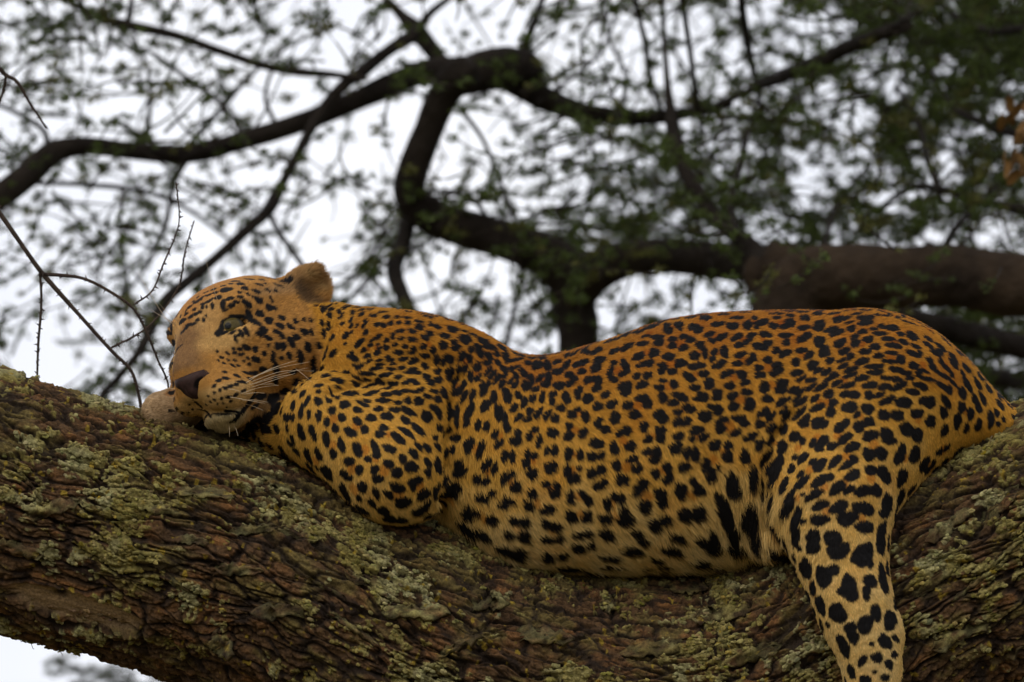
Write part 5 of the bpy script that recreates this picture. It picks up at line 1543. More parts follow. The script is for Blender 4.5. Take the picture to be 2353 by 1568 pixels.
cand = sample_surface(52000)
hw = head_weight(cand)
cand = cand[hw < 0.5]
cand = cand[np.argsort(cand[:, 0])]
cN = field_normal(cand)
cct = controls(cand)
mu, mv, mn = metric(cand, cN, cct)
seeds = []
S_P = np.zeros((0, 3))
order = np.arange(len(cand))
alive = np.ones(len(cand), bool)
order = rng.permutation(len(cand))
for i in order:
    if not alive[i]:
        continue
    seeds.append(i)
    w_ = cct['sp'][i] * 1.6
    s0, s1 = np.searchsorted(cand[:, 0], (cand[i, 0] - w_, cand[i, 0] + w_))
    dd = cand[s0:s1] - cand[i]
    q = (dd @ mu[i]) ** 2 + (dd @ mv[i]) ** 2 + (dd @ mn[i]) ** 2
    alive[s0:s1] &= q > 0.70
SP = cand[seeds]
for it in range(9):
    SNrm = field_normal(SP)
    sct = controls(SP)
    a, b, c = metric(SP, SNrm, sct)
    best = np.full(len(cand), 1e9)
    own = np.zeros(len(cand), int)
    for i in range(len(SP)):
        r = sct['sp'][i] * 2.2
        s0, s1 = np.searchsorted(cand[:, 0], (SP[i, 0] - r, SP[i, 0] + r))
        k = np.arange(s0, s1)
        d = cand[s0:s1] - SP[i]
        q = (d @ a[i]) ** 2 + (d @ b[i]) ** 2 + (d @ c[i]) ** 2
        m = q < best[k]
        best[k[m]] = q[m]
        own[k[m]] = i
    ok = best < 1e8
    cnt = np.bincount(own[ok], minlength=len(SP)).astype(float)
    cen = np.stack([np.bincount(own[ok], cand[ok, j], minlength=len(SP)) for j in range(3)], -1)
    m = cnt > 0
    SP[m] = cen[m] / cnt[m, None]
SNrm = field_normal(SP)
sct = controls(SP)

# blobs: centre, two in-surface axes scaled to 1 at the rim, wobble phases, strength
B_P, B_U, B_V, B_W = [], [], [], []
R_P, R_U, R_V = [], [], []                       # rosette interiors (warmer, darker ground)
sx, sy = tangent_frame(SNrm)
for i in range(len(SP)):
    ea, el = sct['ea'][i], float(np.clip(sct['el'][i], 1, 2.3))
    el *= rng.uniform(0.85, 1.15)
    ea += rng.normal(0, 0.22)
    u = sx[i] * math.cos(ea) + sy[i] * math.sin(ea)
    v = -sx[i] * math.sin(ea) + sy[i] * math.cos(ea)
    se = math.sqrt(el)
    if SNrm[i][2] > -0.25 and np.min(((READ_AT - SP[i]) ** 2).sum(1)) < 28 ** 2 * (1 + (SNrm[i][2] > .3)):
        continue
    if SP[i][0] < 480 and SP[i][1] > 860 and rng.random() < .65:
        continue
    nb = int(sct['nb'][i] + rng.random())
    nb = max(1, nb)
    br, sp = sct['br'][i] * (1.25 if nb == 1 else 1.18 if nb == 2 else 1.06), sct['sp'][i]
    br = min(br, sp * (0.41 if nb == 1 else 0.30 if nb == 2 else 0.235))
    ph = rng.uniform(0, 2 * math.pi)
    ring = 0 if nb == 1 else sp * (0.22 if nb == 2 else 0.30)
    R_P.append(SP[i])
    R_U.append(u / (sp * 0.43 * se))
    R_V.append(v / (sp * 0.43 / se))
    gap = rng.integers(0, nb + 1) if nb >= 3 and rng.random() < 0.35 else -1
    for k in range(nb):
        if k == gap:
            continue
        a = ph + k * 2 * math.pi / nb + rng.normal(0, 0.22)
        rr = ring * rng.uniform(0.85, 1.2)
        c = SP[i] + u * (rr * math.cos(a) * se) + v * (rr * math.sin(a) / se)
        s = br * rng.uniform(0.80, 1.20)
        # on a ring, blobs lie along it; single spots follow the stretch
        if nb >= 3:
            t = a + math.pi / 2 + rng.normal(0, 0.4)
            st = rng.uniform(1.0, 1.28)
        else:
            t = rng.normal(0, 0.25)
            st = se ** (1.3 if nb == 1 else 1.0)
        bu = u * math.cos(t) + v * math.sin(t)
        bv = -u * math.sin(t) + v * math.cos(t)
        B_P.append(c)
        B_U.append(bu / (s * st))
        B_V.append(bv / (s / st))
        B_W.append(rng.uniform(0, 6.28, 3))
    # now and then a bar joins two of them
    if nb == 2 and rng.random() < 0.4:
        B_P.append(SP[i])
        B_U.append(u / (br * 0.8))
        B_V.append(v / (br * 0.75))
        B_W.append(rng.uniform(0, 6.28, 3))
# ---- the head's own markings, read spot by spot, and painted throat shade: x, y, half length, half width, angle (all in 1/2.091 px of a crop at 500, 1000)
FACE = [
    (850, 335, 55, 25, -10), (965, 285, 32, 20, 10), (1005, 325, 30, 20, 0), (1210, 245, 50, 20, 10), (1140, 255, 30, 12, 15), (1115, 295, 35, 15, 10), (1030, 245, 50, 12, 5), (920, 262, 40, 12, -10),
    (1095, 355, 35, 17, 5), (960, 360, 20, 15, 0), (1030, 380, 20, 14, 20), (970, 400, 25, 18, 0), (785, 400, 35, 18, -10), (885, 410, 35, 15, -15), (830, 455, 38, 22, 80), (900, 470, 28, 20, -10),
    (850, 505, 25, 12, -15), (940, 440, 25, 12, 20), (1120, 430, 36, 25, 15), (1030, 458, 38, 26, 10), (705, 435, 30, 12, -30), (660, 482, 18, 13, 80), (692, 480, 14, 10, 80), (1340, 265, 55, 22, -8),
    (1270, 303, 45, 12, 10), (1205, 490, 30, 24, 60), (1250, 490, 20, 14, 80), (1220, 420, 25, 12, 90), (600, 440, 30, 14, -20), (632, 418, 25, 12, 0), (590, 500, 16, 13, 0), (545, 480, 18, 12, 0),
    (640, 520, 15, 12, 0), (600, 540, 20, 14, 0), (560, 562, 22, 13, 0), (620, 590, 16, 13, 0), (670, 588, 18, 13, 70), (690, 555, 12, 8, 80), (485, 600, 35, 22, 10), (565, 625, 40, 14, 10),
    (520, 660, 45, 11, -50), (490, 690, 14, 12, 0), (700, 380, 30, 10, -20), (760, 360, 26, 11, -20), (520, 540, 16, 12, 0), (660, 455, 20, 10, -20), (740, 470, 26, 14, 80), (1075, 400, 16, 12, 0), (1190, 345, 26, 13, 10),
    (1045, 545, 46, 22, 55), (1092, 610, 50, 24, 62), (1130, 540, 32, 31, 0), (1205, 600, 32, 31, 0), (1310, 575, 30, 21, 20), (1295, 640, 38, 26, 15), (1380, 645, 35, 22, 20), (1420, 600, 24, 18, 10),
    (1490, 590, 15, 14, 0), (1550, 595, 18, 16, 0), (1495, 690, 33, 28, 70), (1556, 690, 28, 18, 85), (1275, 692, 38, 18, 30), (1312, 727, 25, 20, 0), (1160, 672, 36, 28, 40), (1130, 705, 26, 22, 60),
    (1200, 740, 40, 18, 25), (1390, 775, 50, 27, 70), (1430, 735, 30, 26, 60), (1280, 810, 24, 30, 0), (1326, 808, 26, 32, 10), (1205, 800, 18, 14, 0), (1170, 870, 20, 20, 0), (1100, 832, 30, 20, 80), (1105, 915, 34, 24, 20),
    (1245, 895, 42, 18, 88), (1310, 905, 16, 15, 0), (1375, 885, 35, 18, 80), (1465, 895, 58, 25, 85), (1525, 815, 44, 26, 75), (1615, 800, 30, 26, 60), (1565, 935, 38, 26, 75), (1262, 985, 45, 25, 85), (1160, 998, 30, 20, 0),
    (1262, 1090, 32, 20, 80), (1410, 1020, 35, 20, 0), (1580, 1005, 42, 26, 80), (1440, 1120, 40, 26, 10), (1340, 1180, 42, 30, 20), (1095, 1030, 30, 16, -10), (1660, 700, 40, 22, 80), (1645, 610, 32, 18, 70), (1690, 860, 44, 22, 70),
    (1025, 682, 38, 17, 65), (982, 695, 36, 15, 62), (940, 745, 32, 13, 72), (965, 712, 14, 11, 0), (912, 690, 34, 10, -40), (1025, 815, 40, 18, 25), (975, 830, 22, 13, 20), (920, 826, 14, 11, 0), (930, 865, 18, 11, 10),
    (878, 868, 14, 8, 0), (825, 900, 18, 9, 0), (862, 856, 10, 8, 0), (880, 920, 16, 8, 10), (935, 925, 18, 9, 10), (975, 878, 16, 13, 0), (1000, 868, 14, 11, 0), (915, 965, 22, 9, 5), (842, 945, 14, 8, 0), (962, 968, 14, 8, 0),
    (800, 925, 12, 7, 0), (1010, 930, 14, 10, 30), (790, 850, 12, 7, 10), (1040, 905, 16, 11, 40), (1050, 955, 16, 10, 20),
    (855, 1020, 18, 9, 0), (865, 1070, 30, 12, 0), (955, 1050, 30, 13, -5), (805, 1090, 24, 12, -20), (770, 1135, 20, 11, -50), (1045, 1030, 45, 11, -10), (860, 1150, 22, 13, 0), (908, 1135, 22, 12, -10), (1000, 1100, 36, 12, -25),
    (952, 1122, 20, 12, -20), (818, 1168, 14, 12, 0), (772, 1190, 11, 9, 0), (885, 1225, 25, 10, -10), (948, 1208, 26, 12, -15), (830, 1240, 14, 10, 0), (770, 1250, 11, 10, 0), (740, 1268, 8, 7, 0), (845, 1280, 9, 8, 0),
    (905, 1262, 12, 9, 0), (795, 1285, 8, 7, 0), (720, 1220, 8, 6, 0), (1010, 1175, 20, 10, -10), (700, 1290, 7, 6, 0), (870, 1310, 7, 6, 0), (585, 1330, 7, 6, 0), (560, 1290, 8, 6, 0), (1058, 1075, 26, 10, -20),
    (700, 1346, 60, 5, 12), (820, 1368, 95, 6, 0), (935, 1352, 75, 10, -12), (1020, 1322, 60, 18, -25), (632, 1285, 46, 8, 78),
    (650, 400, 18, 9, -25), (560, 470, 14, 8, -40), (520, 512, 12, 8, -40), (612, 398, 14, 8, -30), (742, 332, 24, 9, -20), (822, 302, 26, 9, -15), (885, 285, 24, 9, -10), (680, 356, 20, 8, -25), (575, 432, 14, 8, -35), (470, 560, 12, 9, -50), (740, 410, 16, 9, -20), (1165, 290, 20, 9, 10), (1250, 350, 18, 11, 15),
    (1090, 1420, 70, 36, -20), (1210, 1400, 60, 40, -30), (1180, 1490, 55, 36, 0), (1280, 1330, 50, 36, -40), (1060, 1500, 50, 26, 0), (1250, 1240, 60, 40, -30),  # throat: black spots enlarged into blotches, standing in for the shade there
    # dark lids, inner corner, lip, creases
    (800, 690, 42, 26, -50), (830, 640, 46, 22, -58), (880, 588, 64, 21, -22), (950, 562, 70, 18, 2), (1015, 568, 30, 12, 30), (850, 690, 54, 11, -28), (920, 655, 60, 8, -35), (975, 605, 40, 8, -55),
    (435, 772, 52, 16, 5), (400, 812, 18, 26, 0), (450, 838, 50, 9, 6), (425, 802, 40, 26, 10), (1070, 1240, 48, 22, -25), (1150, 1222, 44, 26, -10), (1095, 1305, 40, 15, -25),
]
SPOT_AT = [tuple(float(v) for v in r.split(",")) for r in SPOTS.replace("\n", "").split(";")]
CENTRE_AT = [tuple(float(v) for v in r.split(",")) for r in CENTRES.replace("\n", "").split(";")]
def crop_u(X, Y):
    return (500 + X / 2.091) / 1.7408, (1000 + Y / 2.091) / 1.7408


def add_spot(p, n, ax, ra, rb):
    ax = ax - n * (ax @ n)
    ax /= np.linalg.norm(ax) + 1e-9
    ay = np.cross(n, ax)
    B_P.append(p)
    B_U.append(ax / ra)
    B_V.append(ay / rb)
    B_W.append(rng.uniform(0, 6.28, 3))


for x, y, ra, rb, ang in SPOT_AT:
    p, n = onto(x, y)
    for dy in (6, 12, 20):                          # spots on the very skyline slip just under it
        if p is None:
            p, n = onto(x, y + dy)
    if p is None:
        continue
    n = field_normal(p[None])[0]
    a = math.radians(ang)
    ax = np.array([math.cos(a), math.sin(a), 0])
    up = np.array([-math.sin(a), math.cos(a), 0])
    f = 1 / max(0.55, np.linalg.norm(ax - n * (ax @ n)))
    g = 1 / max(0.55, np.linalg.norm(up - n * (up @ n)))
    add_spot(p, n, ax, ra * f + 1.9, rb * g + 1.9)
for x, y, r in CENTRE_AT:
    p, n = onto(x, y)
    if p is None:
        continue
    n = field_normal(p[None])[0]
    ax = np.array([1., 0, 0]) - n * n[0]
    ax /= np.linalg.norm(ax)
    R_P.append(p)
    R_U.append(ax / (r * 1.15))
    R_V.append(np.cross(n, ax) / (r * 1.15))
N_BODY = len(B_P)
for X, Y, ra, rb, ang in FACE:
    x, y = crop_u(X, Y)
    p, n = onto(x, y)
    if p is None or p[0] < 380:
        continue
    if n @ field_normal(p[None])[0] < 0:
        n = -n
    a = math.radians(ang)
    k = 1 / (2.091 * 1.7408)
    # undo the foreshortening of the long axis a little
    ax = np.array([math.cos(a), math.sin(a), 0])
    ax3 = ax - n * (ax @ n)
    f = 1 / max(0.68, np.linalg.norm(ax3))
    up = np.array([-math.sin(a), math.cos(a), 0])
    up3 = up - n * (up @ n)
    g = 1 / max(0.68, np.linalg.norm(up3))
    ra, rb = ra * 1.06 + 4, rb * 1.06 + 4
    add_spot(p, n, ax3, ra * k * f, rb * k * g)
    L = l2h(p[None])[0]
    if L[0] < -8:                                   # the hidden right side mirrors the left
        Lm = L * (-1, 1, 1)
        pm = h2l(Lm)
        if pm[2] < p[2] - 20 and X > 780:
            nm = (HM @ n) * (-1, 1, 1) @ HM
            am = (HM @ ax3) * (-1, 1, 1) @ HM
            add_spot(pm, nm, am, ra * k * f, rb * k * g)
# four toes and the paw get a few small spots through the table; finish the arrays
B_P, B_U, B_V, B_W = map(np.array, (B_P, B_U, B_V, B_W))
R_P, R_U, R_V = map(np.array, (R_P, R_U, R_V))
print("rosettes", len(SP), "spots", len(B_P))

# ground tones, linear albedo
TONES = np.array([(0.00, .325, .112, .011), (0.15, .400, .168, .016), (0.35, .510, .250, .030), (0.55, .580, .322, .060), (0.75, .660, .428, .138), (1.0, .710, .530, .255)])


def bins(P, cell):
    key = np.floor(P / cell).astype(int)
    key -= key.min(0)
    dim = key.max(0) + 1
    flat = (key[:, 0] * dim[1] + key[:, 1]) * dim[2] + key[:, 2]
    o = np.argsort(flat, kind='stable')
    return o, flat[o], key, dim


def coat_colour(P, N, jitter=0.0):
    """albedo of the coat at surface points"""
    n = len(P)
    ct = controls(P)
    hw = head_weight(P)
    L = l2h(P)
    tone = np.clip(ct['tone'] + 0.10 * fbm(P / 46.0, 3, 5), 0, 1)
    C = np.stack([np.interp(tone, TONES[:, 0], TONES[:, k]) for k in (1, 2, 3)], -1)
    # warm rusty drifts
    w = smooth(0.15, 0.6, fbm(P / 70.0, 3, 9))[:, None] * 0.35
    C = C * (1 - w) + C * np.array([1.02, .84, .66]) * w
    # head ground
    lx, ly, lz = np.abs(L[:, 0]), L[:, 1], L[:, 2]
    Hc = np.tile(np.array([.455, .218, .050]), (n, 1))

    def lay(mask, col):
        nonlocal Hc
        m = np.clip(mask, 0, 1)[:, None]
        Hc = Hc * (1 - m) + np.array(col) * m
    lay((1 - smooth(20, 60, np.hypot(lx * .9, (lz - 95) * .6))) * .7, (.40, .17, .04))                       # crown
    lay((1 - smooth(22, 46, lx)) * smooth(60, 100, ly) * (1 - smooth(30, 60, lz)) * smooth(-74, -52, lz) * .95, (.215, .112, .043))   # bridge of the nose
    lay((1 - smooth(14, 44, lx)) * smooth(-70, -58, lz) * (1 - smooth(-48, -34, lz)) * smooth(110, 130, ly) * .8, (.50, .235, .055))
    lay((1 - smooth(14, 34, np.hypot((lx - 62) * .7, lz - 2))) * smooth(40, 70, ly) * .8, (.62, .37, .125))     # pale under the eye
    lay((1 - smooth(12, 30, np.hypot((lx - 38) * .9, (lz - 52) * .7))) * smooth(60, 90, ly) * .6, (.56, .33, .115))   # brow
    lay(smooth(70, 110, ly) * (1 - smooth(-96, -78, lz)) * .7, (.62, .40, .155))                              # upper lip
    lay(smooth(62, 108, ly) * (1 - smooth(38, 58, lx)) * (1 - smooth(-133, -124, lz)) * .92, (.54, .42, .22))
    lay(smooth(84, 56, ly) * (1 - smooth(-122, -106, lz)) * .8, (.21, .125, .055))                             # chin above; jaw behind it painted darker for shadow and black lip
    lay(smooth(84, 100, lx) * smooth(56, 76, lz), (.36, .20, .075))
    # ear cup: dark low inside, paler hair along the rim
    for c_, sd_, fc_, tv_ in EARS:
        e_ = L - c_
        inside = (1 - smooth(.8, 1.15, np.hypot((e_ @ sd_) / 34, (e_ @ tv_) / 38))) * smooth(-4, 4, e_ @ fc_ + 4)
        lay(inside * (1 - smooth(-12, 14, e_ @ tv_)) * .85, (.085, .052, .028))
        lay(inside * smooth(2, 20, e_ @ tv_) * (1 - smooth(20, 34, e_ @ tv_)) * .5, (.46, .30, .12))                                           # ear
    Hc *= (1 + 0.16 * fbm(P / 20.0, 3, 14) + 0.22 * fbm(P / 6.0, 2, 15))[:, None]
    Hc *= .86
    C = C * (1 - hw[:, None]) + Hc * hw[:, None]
    # far paw: greyer
    pw = ((P[:, 0] < 470) & (P[:, 1] > 880) & (hw < .5)).astype(float)[:, None]
    C = C * (1 - pw) + np.array([.42, .28, .15]) * pw
    # rosette interiors
    cell = 90.0
    lo = np.minimum(P.min(0), B_P.min(0))
    key = np.floor((P - lo) / cell).astype(int)
    dim = np.maximum(key.max(0), np.floor((B_P - lo) / cell).astype(int).max(0)) + 2
    flat = (key[:, 0] * dim[1] + key[:, 1]) * dim[2] + key[:, 2]
    order = np.argsort(flat, kind='stable')
    fs = flat[order]
    wob = (1.7 * fbm(P / 9.0, 2, 21) + 1.0 * vnoise(P / 3.5, 23)) if True else 0
    ink = np.full(n, -9.0, np.float32)
    inner = np.zeros(n, np.float32)
    n_faces = N_BODY

    def visit(Q, UU, VV, fn):
        kk = np.floor((Q - lo) / cell).astype(int)
        rad = 1 / np.minimum(np.linalg.norm(UU, axis=1), np.linalg.norm(VV, axis=1)) * 1.5 + 4
        for i in range(len(Q)):
            a = np.floor((Q[i] - rad[i] - lo) / cell).astype(int)
            b = np.floor((Q[i] + rad[i] - lo) / cell).astype(int)
            idx = []
            for x in range(max(a[0], 0), min(b[0], dim[0] - 1) + 1):
                for y in range(max(a[1], 0), min(b[1], dim[1] - 1) + 1):
                    z0, z1 = max(a[2], 0), min(b[2], dim[2] - 1)
                    f0 = (x * dim[1] + y) * dim[2] + z0
                    s, e = np.searchsorted(fs, f0), np.searchsorted(fs, f0 + z1 - z0 + 1)
                    if e > s:
                        idx.append(order[s:e])
            if not idx:
                continue
            idx = np.concatenate(idx)
            d = P[idx] - Q[i]
            near = np.abs(d).max(1) < rad[i]
            idx = idx[near]
            d = d[near]
            if len(idx):
                fn(i, idx, d)

    def f_in(i, idx, d):
        q = np.sqrt((d @ R_U[i]) ** 2 + (d @ R_V[i]) ** 2)
        inner[idx] = np.maximum(inner[idx], 1 - smooth(0.70, 1.05, q))

    def f_ink(i, idx, d):
        a, b = d @ B_U[i], d @ B_V[i]
        q = np.hypot(a, b)
        th = np.arctan2(b, a)
        w = B_W[i]
        r = 1 / min(np.linalg.norm(B_U[i]), np.linalg.norm(B_V[i]))
        r2 = 1 / max(np.linalg.norm(B_U[i]), np.linalg.norm(B_V[i]))
        q = q * (1 + (0.05 * np.sin(2 * th + w[0]) + 0.06 * np.sin(3 * th + w[1]) + 0.04 * np.sin(5 * th + w[2])))
        e = (1 - q) * math.sqrt(r * r2) + wob[idx] * .75
        side = np.abs(d @ np.cross(B_U[i], B_V[i]) * r * r2) < 26      # not through to another fold
        own = True if i >= n_faces else (hw[idx] <= .5)
        ink[idx] = np.where(side & own, np.maximum(ink[idx], e), ink[idx])
    visit(R_P, R_U, R_V, f_in)
    visit(B_P, B_U, B_V, f_ink)
    inn = (inner * (1 - hw) * (1 - smooth(.70, .98, ct['tone'])))[:, None] * 0.95
    C = C * (1 - inn) + C * np.array([.82, .60, .40]) * inn
    k = smooth(-1.6, 1.8, ink + (rng.normal(0, jitter, n) if jitter else 0))[:, None]
    black = np.array([.0085, .0075, .0078])
    C = C * (1 - k) + black * k
    return C, ct, hw, L
# ------------------------------------------------------------------ leopard objects
pelt, _n, _l, _b = material("pelt_skin", (.4, .2, .06), 0.75, 0.15)
_a = _n.new("ShaderNodeAttribute")
_a.attribute_name = "tint"
_t = _n.new("ShaderNodeTexNoise")
_t.inputs["Scale"].default_value = 420
_t.inputs["Detail"].default_value = 3
_m = _n.new("ShaderNodeMix")
_m.data_type = 'RGBA'
_m.blend_type = 'MULTIPLY'
_m.inputs[0].default_value = 0.35
_l.new(_a.outputs["Color"], _m.inputs[6])
_l.new(_t.outputs["Fac"], _m.inputs[7])
_l.new(_m.outputs[2], _b.inputs["Base Color"])

BN = field_normal(BV)
bc, _, _, _ = coat_colour(BV, BN)
leopard = mesh_np("leopard", to_world(BV), BF, pelt, None, True, bc)
tag(leopard, None, "leopard")
leopard["label"] = "spotted golden leopard sprawled along the thick lichen-covered limb, hind leg dangling"

# fur: hair curves rooted on the body, coloured by the coat under their roots
N_HAIR = 430000
qn = field_normal(QC.mean(1))
vis = np.where(qn[:, 2] > -0.15, 1.0, np.where(qn[:, 2] > -0.6, 0.45, 0.16))
qh = head_weight(QC.mean(1))
vis = vis * (1 + 1.3 * qh)
vis[QC.mean(1)[:, 1] > 1640] *= 0.4
HP = sample_surface(N_HAIR, vis)
HN = field_normal(HP)
hct, hhw, HL = controls(HP), head_weight(HP), l2h(HP)
# leave the eyes and the nose leather bare
eyed = np.minimum(np.linalg.norm((HL - (EYE[0], EYE[1] - 6, EYE[2])) / (31, 31, 23), axis=1), np.linalg.norm((HL - (-EYE[0], EYE[1] - 6, EYE[2])) / (31, 31, 23), axis=1))
nosed = np.linalg.norm((HL - (-4, 176, -79)) / (36, 24, 25), axis=1)
okh = ~((hhw > .5) & ((eyed < 0.95) | (nosed < 0.95)))
# lying direction
flow = np.stack([np.cos(hct['va']), np.sin(hct['va']), 0 * hct['va']], -1)
mz = HL - np.array([0, 168., -62.])
mz = mz @ HM
mz /= np.linalg.norm(mz, axis=1, keepdims=True) + 1e-6
chin = (smooth(-128, -138, HL[:, 2]) * (hhw > .5))[:, None]
hf = mz * (1 - chin) + np.array([0.15, 1.0, 0.25]) * chin
flow = flow * (1 - hhw[:, None]) + hf * hhw[:, None]
swirl = 0.5 * fbm(HP / 38.0, 2, 31)
flow = flow + np.stack([-flow[:, 1], flow[:, 0], 0 * swirl], -1) * swirl[:, None] + rng.normal(0, .15, flow.shape)
flow -= HN * (flow * HN).sum(1, keepdims=True)
flow /= np.linalg.norm(flow, axis=1, keepdims=True) + 1e-6
length = hct['hl'] * 0.84 * (1 - hhw) + hhw * (3.6 + 5.0 * smooth(0, -60, HL[:, 1]) + 4 * chin[:, 0] + 5 * smooth(70, 110, np.abs(HL[:, 0])))
earw = hhw * smooth(60, 85, np.abs(HL[:, 0])) * smooth(40, 70, HL[:, 2])
length = length + earw * rng.uniform(0, 5, len(HP))
length = length * rng.uniform(0.65, 1.25, len(HP))
lift = np.clip(0.34 + rng.normal(0, .10, len(HP)) + 0.12 * chin[:, 0] + 0.16 * smooth(.75, 1, -HN[:, 1]) * (1 - hhw), .1, .85)[:, None]
t0 = flow * (1 - lift) + HN * lift
t0 /= np.linalg.norm(t0, axis=1, keepdims=True)
# each hair wears the colour the coat has under its middle, so the pattern stays crisp
hc, _, _, _ = coat_colour(HP + flow * (length * 0.42)[:, None], HN, 0.35)
K = 4
pts = np.empty((len(HP), K, 3))
grav = np.array([0, 1., 0])
for j in range(K):
    s = j / (K - 1)
    pts[:, j] = HP - HN * 0.8 + length[:, None] * (t0 * s + (flow * .6 - HN * 0.42 * lift) * s * s * .5 + grav * s * s * 0.10)
sh = np.clip(1 + rng.normal(0, .19, len(HP)) + 0.22 * fbm(HP / 7.0, 2, 41), .5, 1.6)[:, None]
hc = np.clip(hc * sh, 0, 1)
pts, hc, HNk, length = pts[okh], hc[okh], HN[okh], length[okh]
nh = len(pts)
cu = bpy.data.hair_curves.new("fur")
cu.add_curves([K] * nh)
cu.attributes["position"].data.foreach_set("vector", to_world(pts).astype(np.float32).ravel())
ra = cu.attributes.get("radius") or cu.attributes.new("radius", 'FLOAT', 'POINT')
rad = np.array([0.62, 0.55, 0.40, 0.12]) * U
ra.data.foreach_set("value", np.tile(rad, nh).astype(np.float32))
ca = cu.attributes.new("tint", 'FLOAT_COLOR', 'POINT')
cc = np.ones((nh, K, 4), np.float32)
tipf = np.array([0.86, 0.98, 1.06, 1.12])
cc[:, :, :3] = hc[:, None, :] * tipf[None, :, None]
ca.data.foreach_set("color", cc.ravel())
na = cu.attributes.new("skin_normal", 'FLOAT_VECTOR', 'POINT')
nw = dir_world(HNk)
na.data.foreach_set("vector", np.repeat(nw, K, axis=0).astype(np.float32).ravel())
fm, fn_, fl_, fb_ = material("fur_hair", (.4, .2, .06), 0.6, 0.10)
_a = fn_.new("ShaderNodeAttribute")
_a.attribute_name = "tint"
fl_.new(_a.outputs["Color"], fb_.inputs["Base Color"])
_g = fn_.new("ShaderNodeNewGeometry")
_v = fn_.new("ShaderNodeAttribute")
_v.attribute_name = "skin_normal"
_x = fn_.new("ShaderNodeVectorMath")
_x.operation = 'MULTIPLY_ADD'
_x.inputs[1].default_value = (1.6, 1.6, 1.6)
fl_.new(_v.outputs["Vector"], _x.inputs[0])
fl_.new(_g.outputs["Normal"], _x.inputs[2])
_y = fn_.new("ShaderNodeVectorMath")
_y.operation = 'NORMALIZE'
fl_.new(_x.outputs[0], _y.inputs[0])
fl_.new(_y.outputs[0], fb_.inputs["Normal"])
cu.materials.append(fm)
fur = bpy.data.objects.new("fur", cu)
COL.objects.link(fur)
fur.parent = leopard
fur["kind"] = "stuff"

# eyes: a ball with a painted iris and a clear wet cornea shell
def eye_material():
    m, n, l, b = material("eye_iris", (.1, .1, .04), 0.08, 0.14)
    at = n.new("ShaderNodeAttribute")
    at.attribute_name = "tint"
    l.new(at.outputs["Color"], b.inputs["Base Color"])
    b.inputs["Coat Weight"].default_value = 0.0
    b.inputs["Coat Roughness"].default_value = 0.03
    return m


def ball(nu=40, nv=28):
    a = np.linspace(0, np.pi, nv)
    t = np.linspace(0, 2 * np.pi, nu, endpoint=False)
    V = np.stack([np.sin(a)[:, None] * np.cos(t), np.sin(a)[:, None] * np.sin(t), np.cos(a)[:, None] * np.ones(nu)], -1).reshape(-1, 3)
    i, j = np.meshgrid(np.arange(nv - 1), np.arange(nu), indexing='ij')
    j2 = (j + 1) % nu
    F = np.stack([i * nu + j, (i + 1) * nu + j, (i + 1) * nu + j2, i * nu + j2], -1).reshape(-1, 4)
    return V, F


em = eye_material()
ev, ef = ball(110, 80)
bv, bf = ball()
for s in (-1, 1):
    c = np.array([s * EYE[0], EYE[1] - 9, EYE[2] - 3])
    look = np.array([-0.42 if s < 0 else 0.15, 0.90, 0.10])
    look /= np.linalg.norm(look)
    D = ev @ look
    bulge = 1 + 0.05 * smooth(0.80, 0.95, D)
    V = c + ev * 26.5 * bulge[:, None]
    ang = np.degrees(np.arccos(np.clip(D, -1, 1)))
    col = np.tile(np.array([.035, .028, .020]), (len(V), 1))
    streak = (1 + 0.25 * vnoise(ev * 9, 3))[:, None]
    iris = np.array([.070, .052, .014]) * streak
    k = (1 - smooth(50, 56, ang))[:, None]
    col = col * (1 - k) + iris * k
    k = (smooth(44, 54, ang) * (1 - smooth(56, 62, ang)))[:, None]
    col = col * (1 - k) + np.array([.03, .028, .018]) * k
    k = (1 - smooth(11, 15, ang))[:, None]
    col = col * (1 - k) + np.array([.004, .004, .004]) * k
    keep(mesh_np("eye", to_world(h2l(V)), ef, em, None, True, col), leopard)

# nose leather: a shaped pad with two comma nostrils
nm = noise_material("nose_leather", (.020, .011, .009), (.048, .025, .021), 90, 0.5, 0.09, 4, 0.35, 900, "tint", bdist=0.001)
nv_, nu_ = 26, 36
uu, vv = np.meshgrid(np.linspace(-1, 1, nu_), np.linspace(-1, 1, nv_), indexing='xy')
# outline: broad at the top, narrowing to the philtrum
half = np.interp(vv, [-1, -.75, -.3, .2, .6, 1], [4, 8, 17, 30, 37, 31])
x = uu * half - 4
z = -79 + vv * 23 - 3 * np.abs(uu) ** 2 * (vv > 0) + 5 * np.abs(uu) ** 1.5 * smooth(0, .6, vv)
y = np.empty_like(x)
for a_ in range(nv_):
    for b_ in range(nu_):
        h_ = BVT.ray_cast(Vector(h2l((x[a_, b_], 300, z[a_, b_]))), Vector(-HM[1]))
        y[a_, b_] = l2h(np.array(h_[0])[None])[0][1] if h_[0] is not None else 175
y = np.minimum(y, np.median(y) + 22) + 6.5 * (1 - np.maximum(np.abs(uu), np.abs(vv)) ** 4) + .5
nost = np.exp(-(((np.abs(x + 4) - 22) / 9.5) ** 2 + ((z + 76 - (np.abs(x + 4) - 22) * .55) / 6.5) ** 2))
y = y - 4.2 * nost - 2.0 * np.exp(-(x / 2.2) ** 2) * smooth(.5, -.4, vv)
front = np.stack([x, y, z], -1).reshape(-1, 3)
back = np.stack([x * .8, y - 26, z], -1).reshape(-1, 3)
i, j = np.meshgrid(np.arange(nv_ - 1), np.arange(nu_ - 1), indexing='ij')
Fq = np.stack([i * nu_ + j, i * nu_ + j + 1, (i + 1) * nu_ + j + 1, (i + 1) * nu_ + j], -1).reshape(-1, 4)
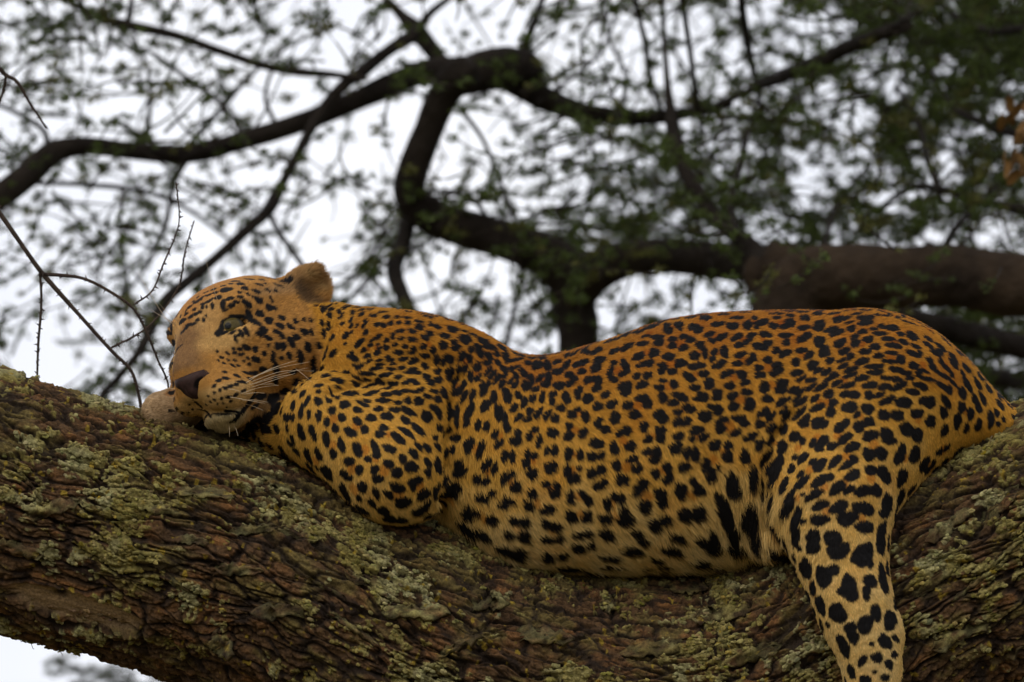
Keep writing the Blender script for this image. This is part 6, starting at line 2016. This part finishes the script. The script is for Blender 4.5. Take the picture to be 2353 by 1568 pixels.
ring = list(range(nu_)) + [r * nu_ + nu_ - 1 for r in range(1, nv_)] + [(nv_ - 1) * nu_ + c_ for c_ in range(nu_ - 2, -1, -1)] + [r * nu_ for r in range(nv_ - 2, 0, -1)]
o_ = nu_ * nv_
side = np.array([[a, o_ + a, o_ + b_, b_] for a, b_ in zip(ring, ring[1:] + ring[:1])])
ncol = np.ones((nv_ * nu_, 1)) * np.array([1., 1., 1.]) * (1 - .93 * smooth(.15, .45, nost).reshape(-1, 1))
keep(mesh_np("nose", to_world(h2l(np.vstack([front, back]))), np.vstack([Fq, side]), nm, None, True, np.vstack([ncol, ncol])), leopard)

# whiskers: thin tapering hairs, each its own part (crop coordinates, root to tip)
wm = noise_material("whisker_hair", (.42, .31, .18), (.66, .55, .40), 60, 0.4, 0.4, 2)
WH = [[(1050, 1078), (1290, 990), (1560, 935)], [(1075, 1100), (1330, 1015), (1595, 1012)], [(1060, 1128), (1280, 1050), (1545, 985)], [(1070, 1150), (1270, 1085), (1440, 1030)],
      [(1085, 1062), (1330, 960), (1450, 925)], [(1090, 1120), (1300, 1060), (1420, 1040)], [(890, 1160), (950, 1168), (1010, 1190)], [(985, 1203), (1140, 1150), (1300, 1128)], [(1010, 1205), (1120, 1190), (1190, 1195)],
      [(900, 1225), (1050, 1252), (1195, 1278)], [(1025, 1288), (1100, 1308), (1172, 1338)], [(1000, 1255), (1110, 1252), (1220, 1270)], [(880, 1462), (893, 1500), (893, 1560)], [(920, 1462), (948, 1500), (964, 1552)],
      [(1030, 1110), (1220, 1000), (1400, 940)], [(1120, 1130), (1240, 1120), (1300, 1135)], [(1430, 990), (1500, 1040), (1575, 1100)]]
for w in WH:
    q = [crop_u(*p) for p in w]
    p0, n0 = onto(*q[0])
    if p0 is None:
        continue
    zc = p0[2] - 1
    L3 = np.array([(q[0][0], q[0][1], zc), (q[1][0], q[1][1], zc + 26), (q[2][0], q[2][1], zc + 34)])
    # keep the tip clear of whatever it passes over
    for k_ in (1, 2):
        pk, _ = onto(*q[k_])
        if pk is not None:
            L3[k_, 2] = max(L3[k_, 2], pk[2] + 14)
    C = catmull(L3, 7)
    V, F = tube_arrays(C, np.linspace(.66, 0.22, len(C)), 5)
    keep(mesh_np("whisker", to_world(V), F, wm), leopard)
# brow and far-side whiskers seen against the sky
for w, r in (([(412, 640), (330, 545), (120, 190)], .8), ([(405, 620), (320, 560), (215, 495)], .7), ([(760, 420), (745, 300), (690, 80)], .7), ([(430, 600), (360, 520), (300, 450)], .6)):
    q = [crop_u(*p) for p in w]
    L3 = np.array([(q[k][0], q[k][1], (95, 120, 140)[k]) for k in range(3)], float)
    p0, n0 = onto(q[0][0] + 6, q[0][1])
    if p0 is not None:
        L3[0] = p0 - (0, 0, 2)
        L3[1:, 2] = p0[2] + np.array([25, 45])
    C = catmull(L3, 7)
    V, F = tube_arrays(C, np.linspace(1.1 * r, 0.3 * r, len(C)), 5)
    keep(mesh_np("whisker", to_world(V), F, wm), leopard)

# claws of the dangling hind paw and the far forepaw stay sheathed; pads under the hind paw
pm = noise_material("paw_pad", (.035, .022, .020), (.07, .045, .04), 70, 0.6, 0.3, 3)
for c, r in (((1948, 1872, 388), (30, 14, 24)), ((1893, 1905, 384), (13, 10, 14)), ((1921, 1912, 392), (13, 10, 14)), ((1949, 1913, 392), (13, 10, 14)), ((1977, 1906, 384), (13, 10, 14))):
    keep(mesh_np("paw_pad", to_world(np.array(c) + bv * np.array(r)), bf, pm), leopard)
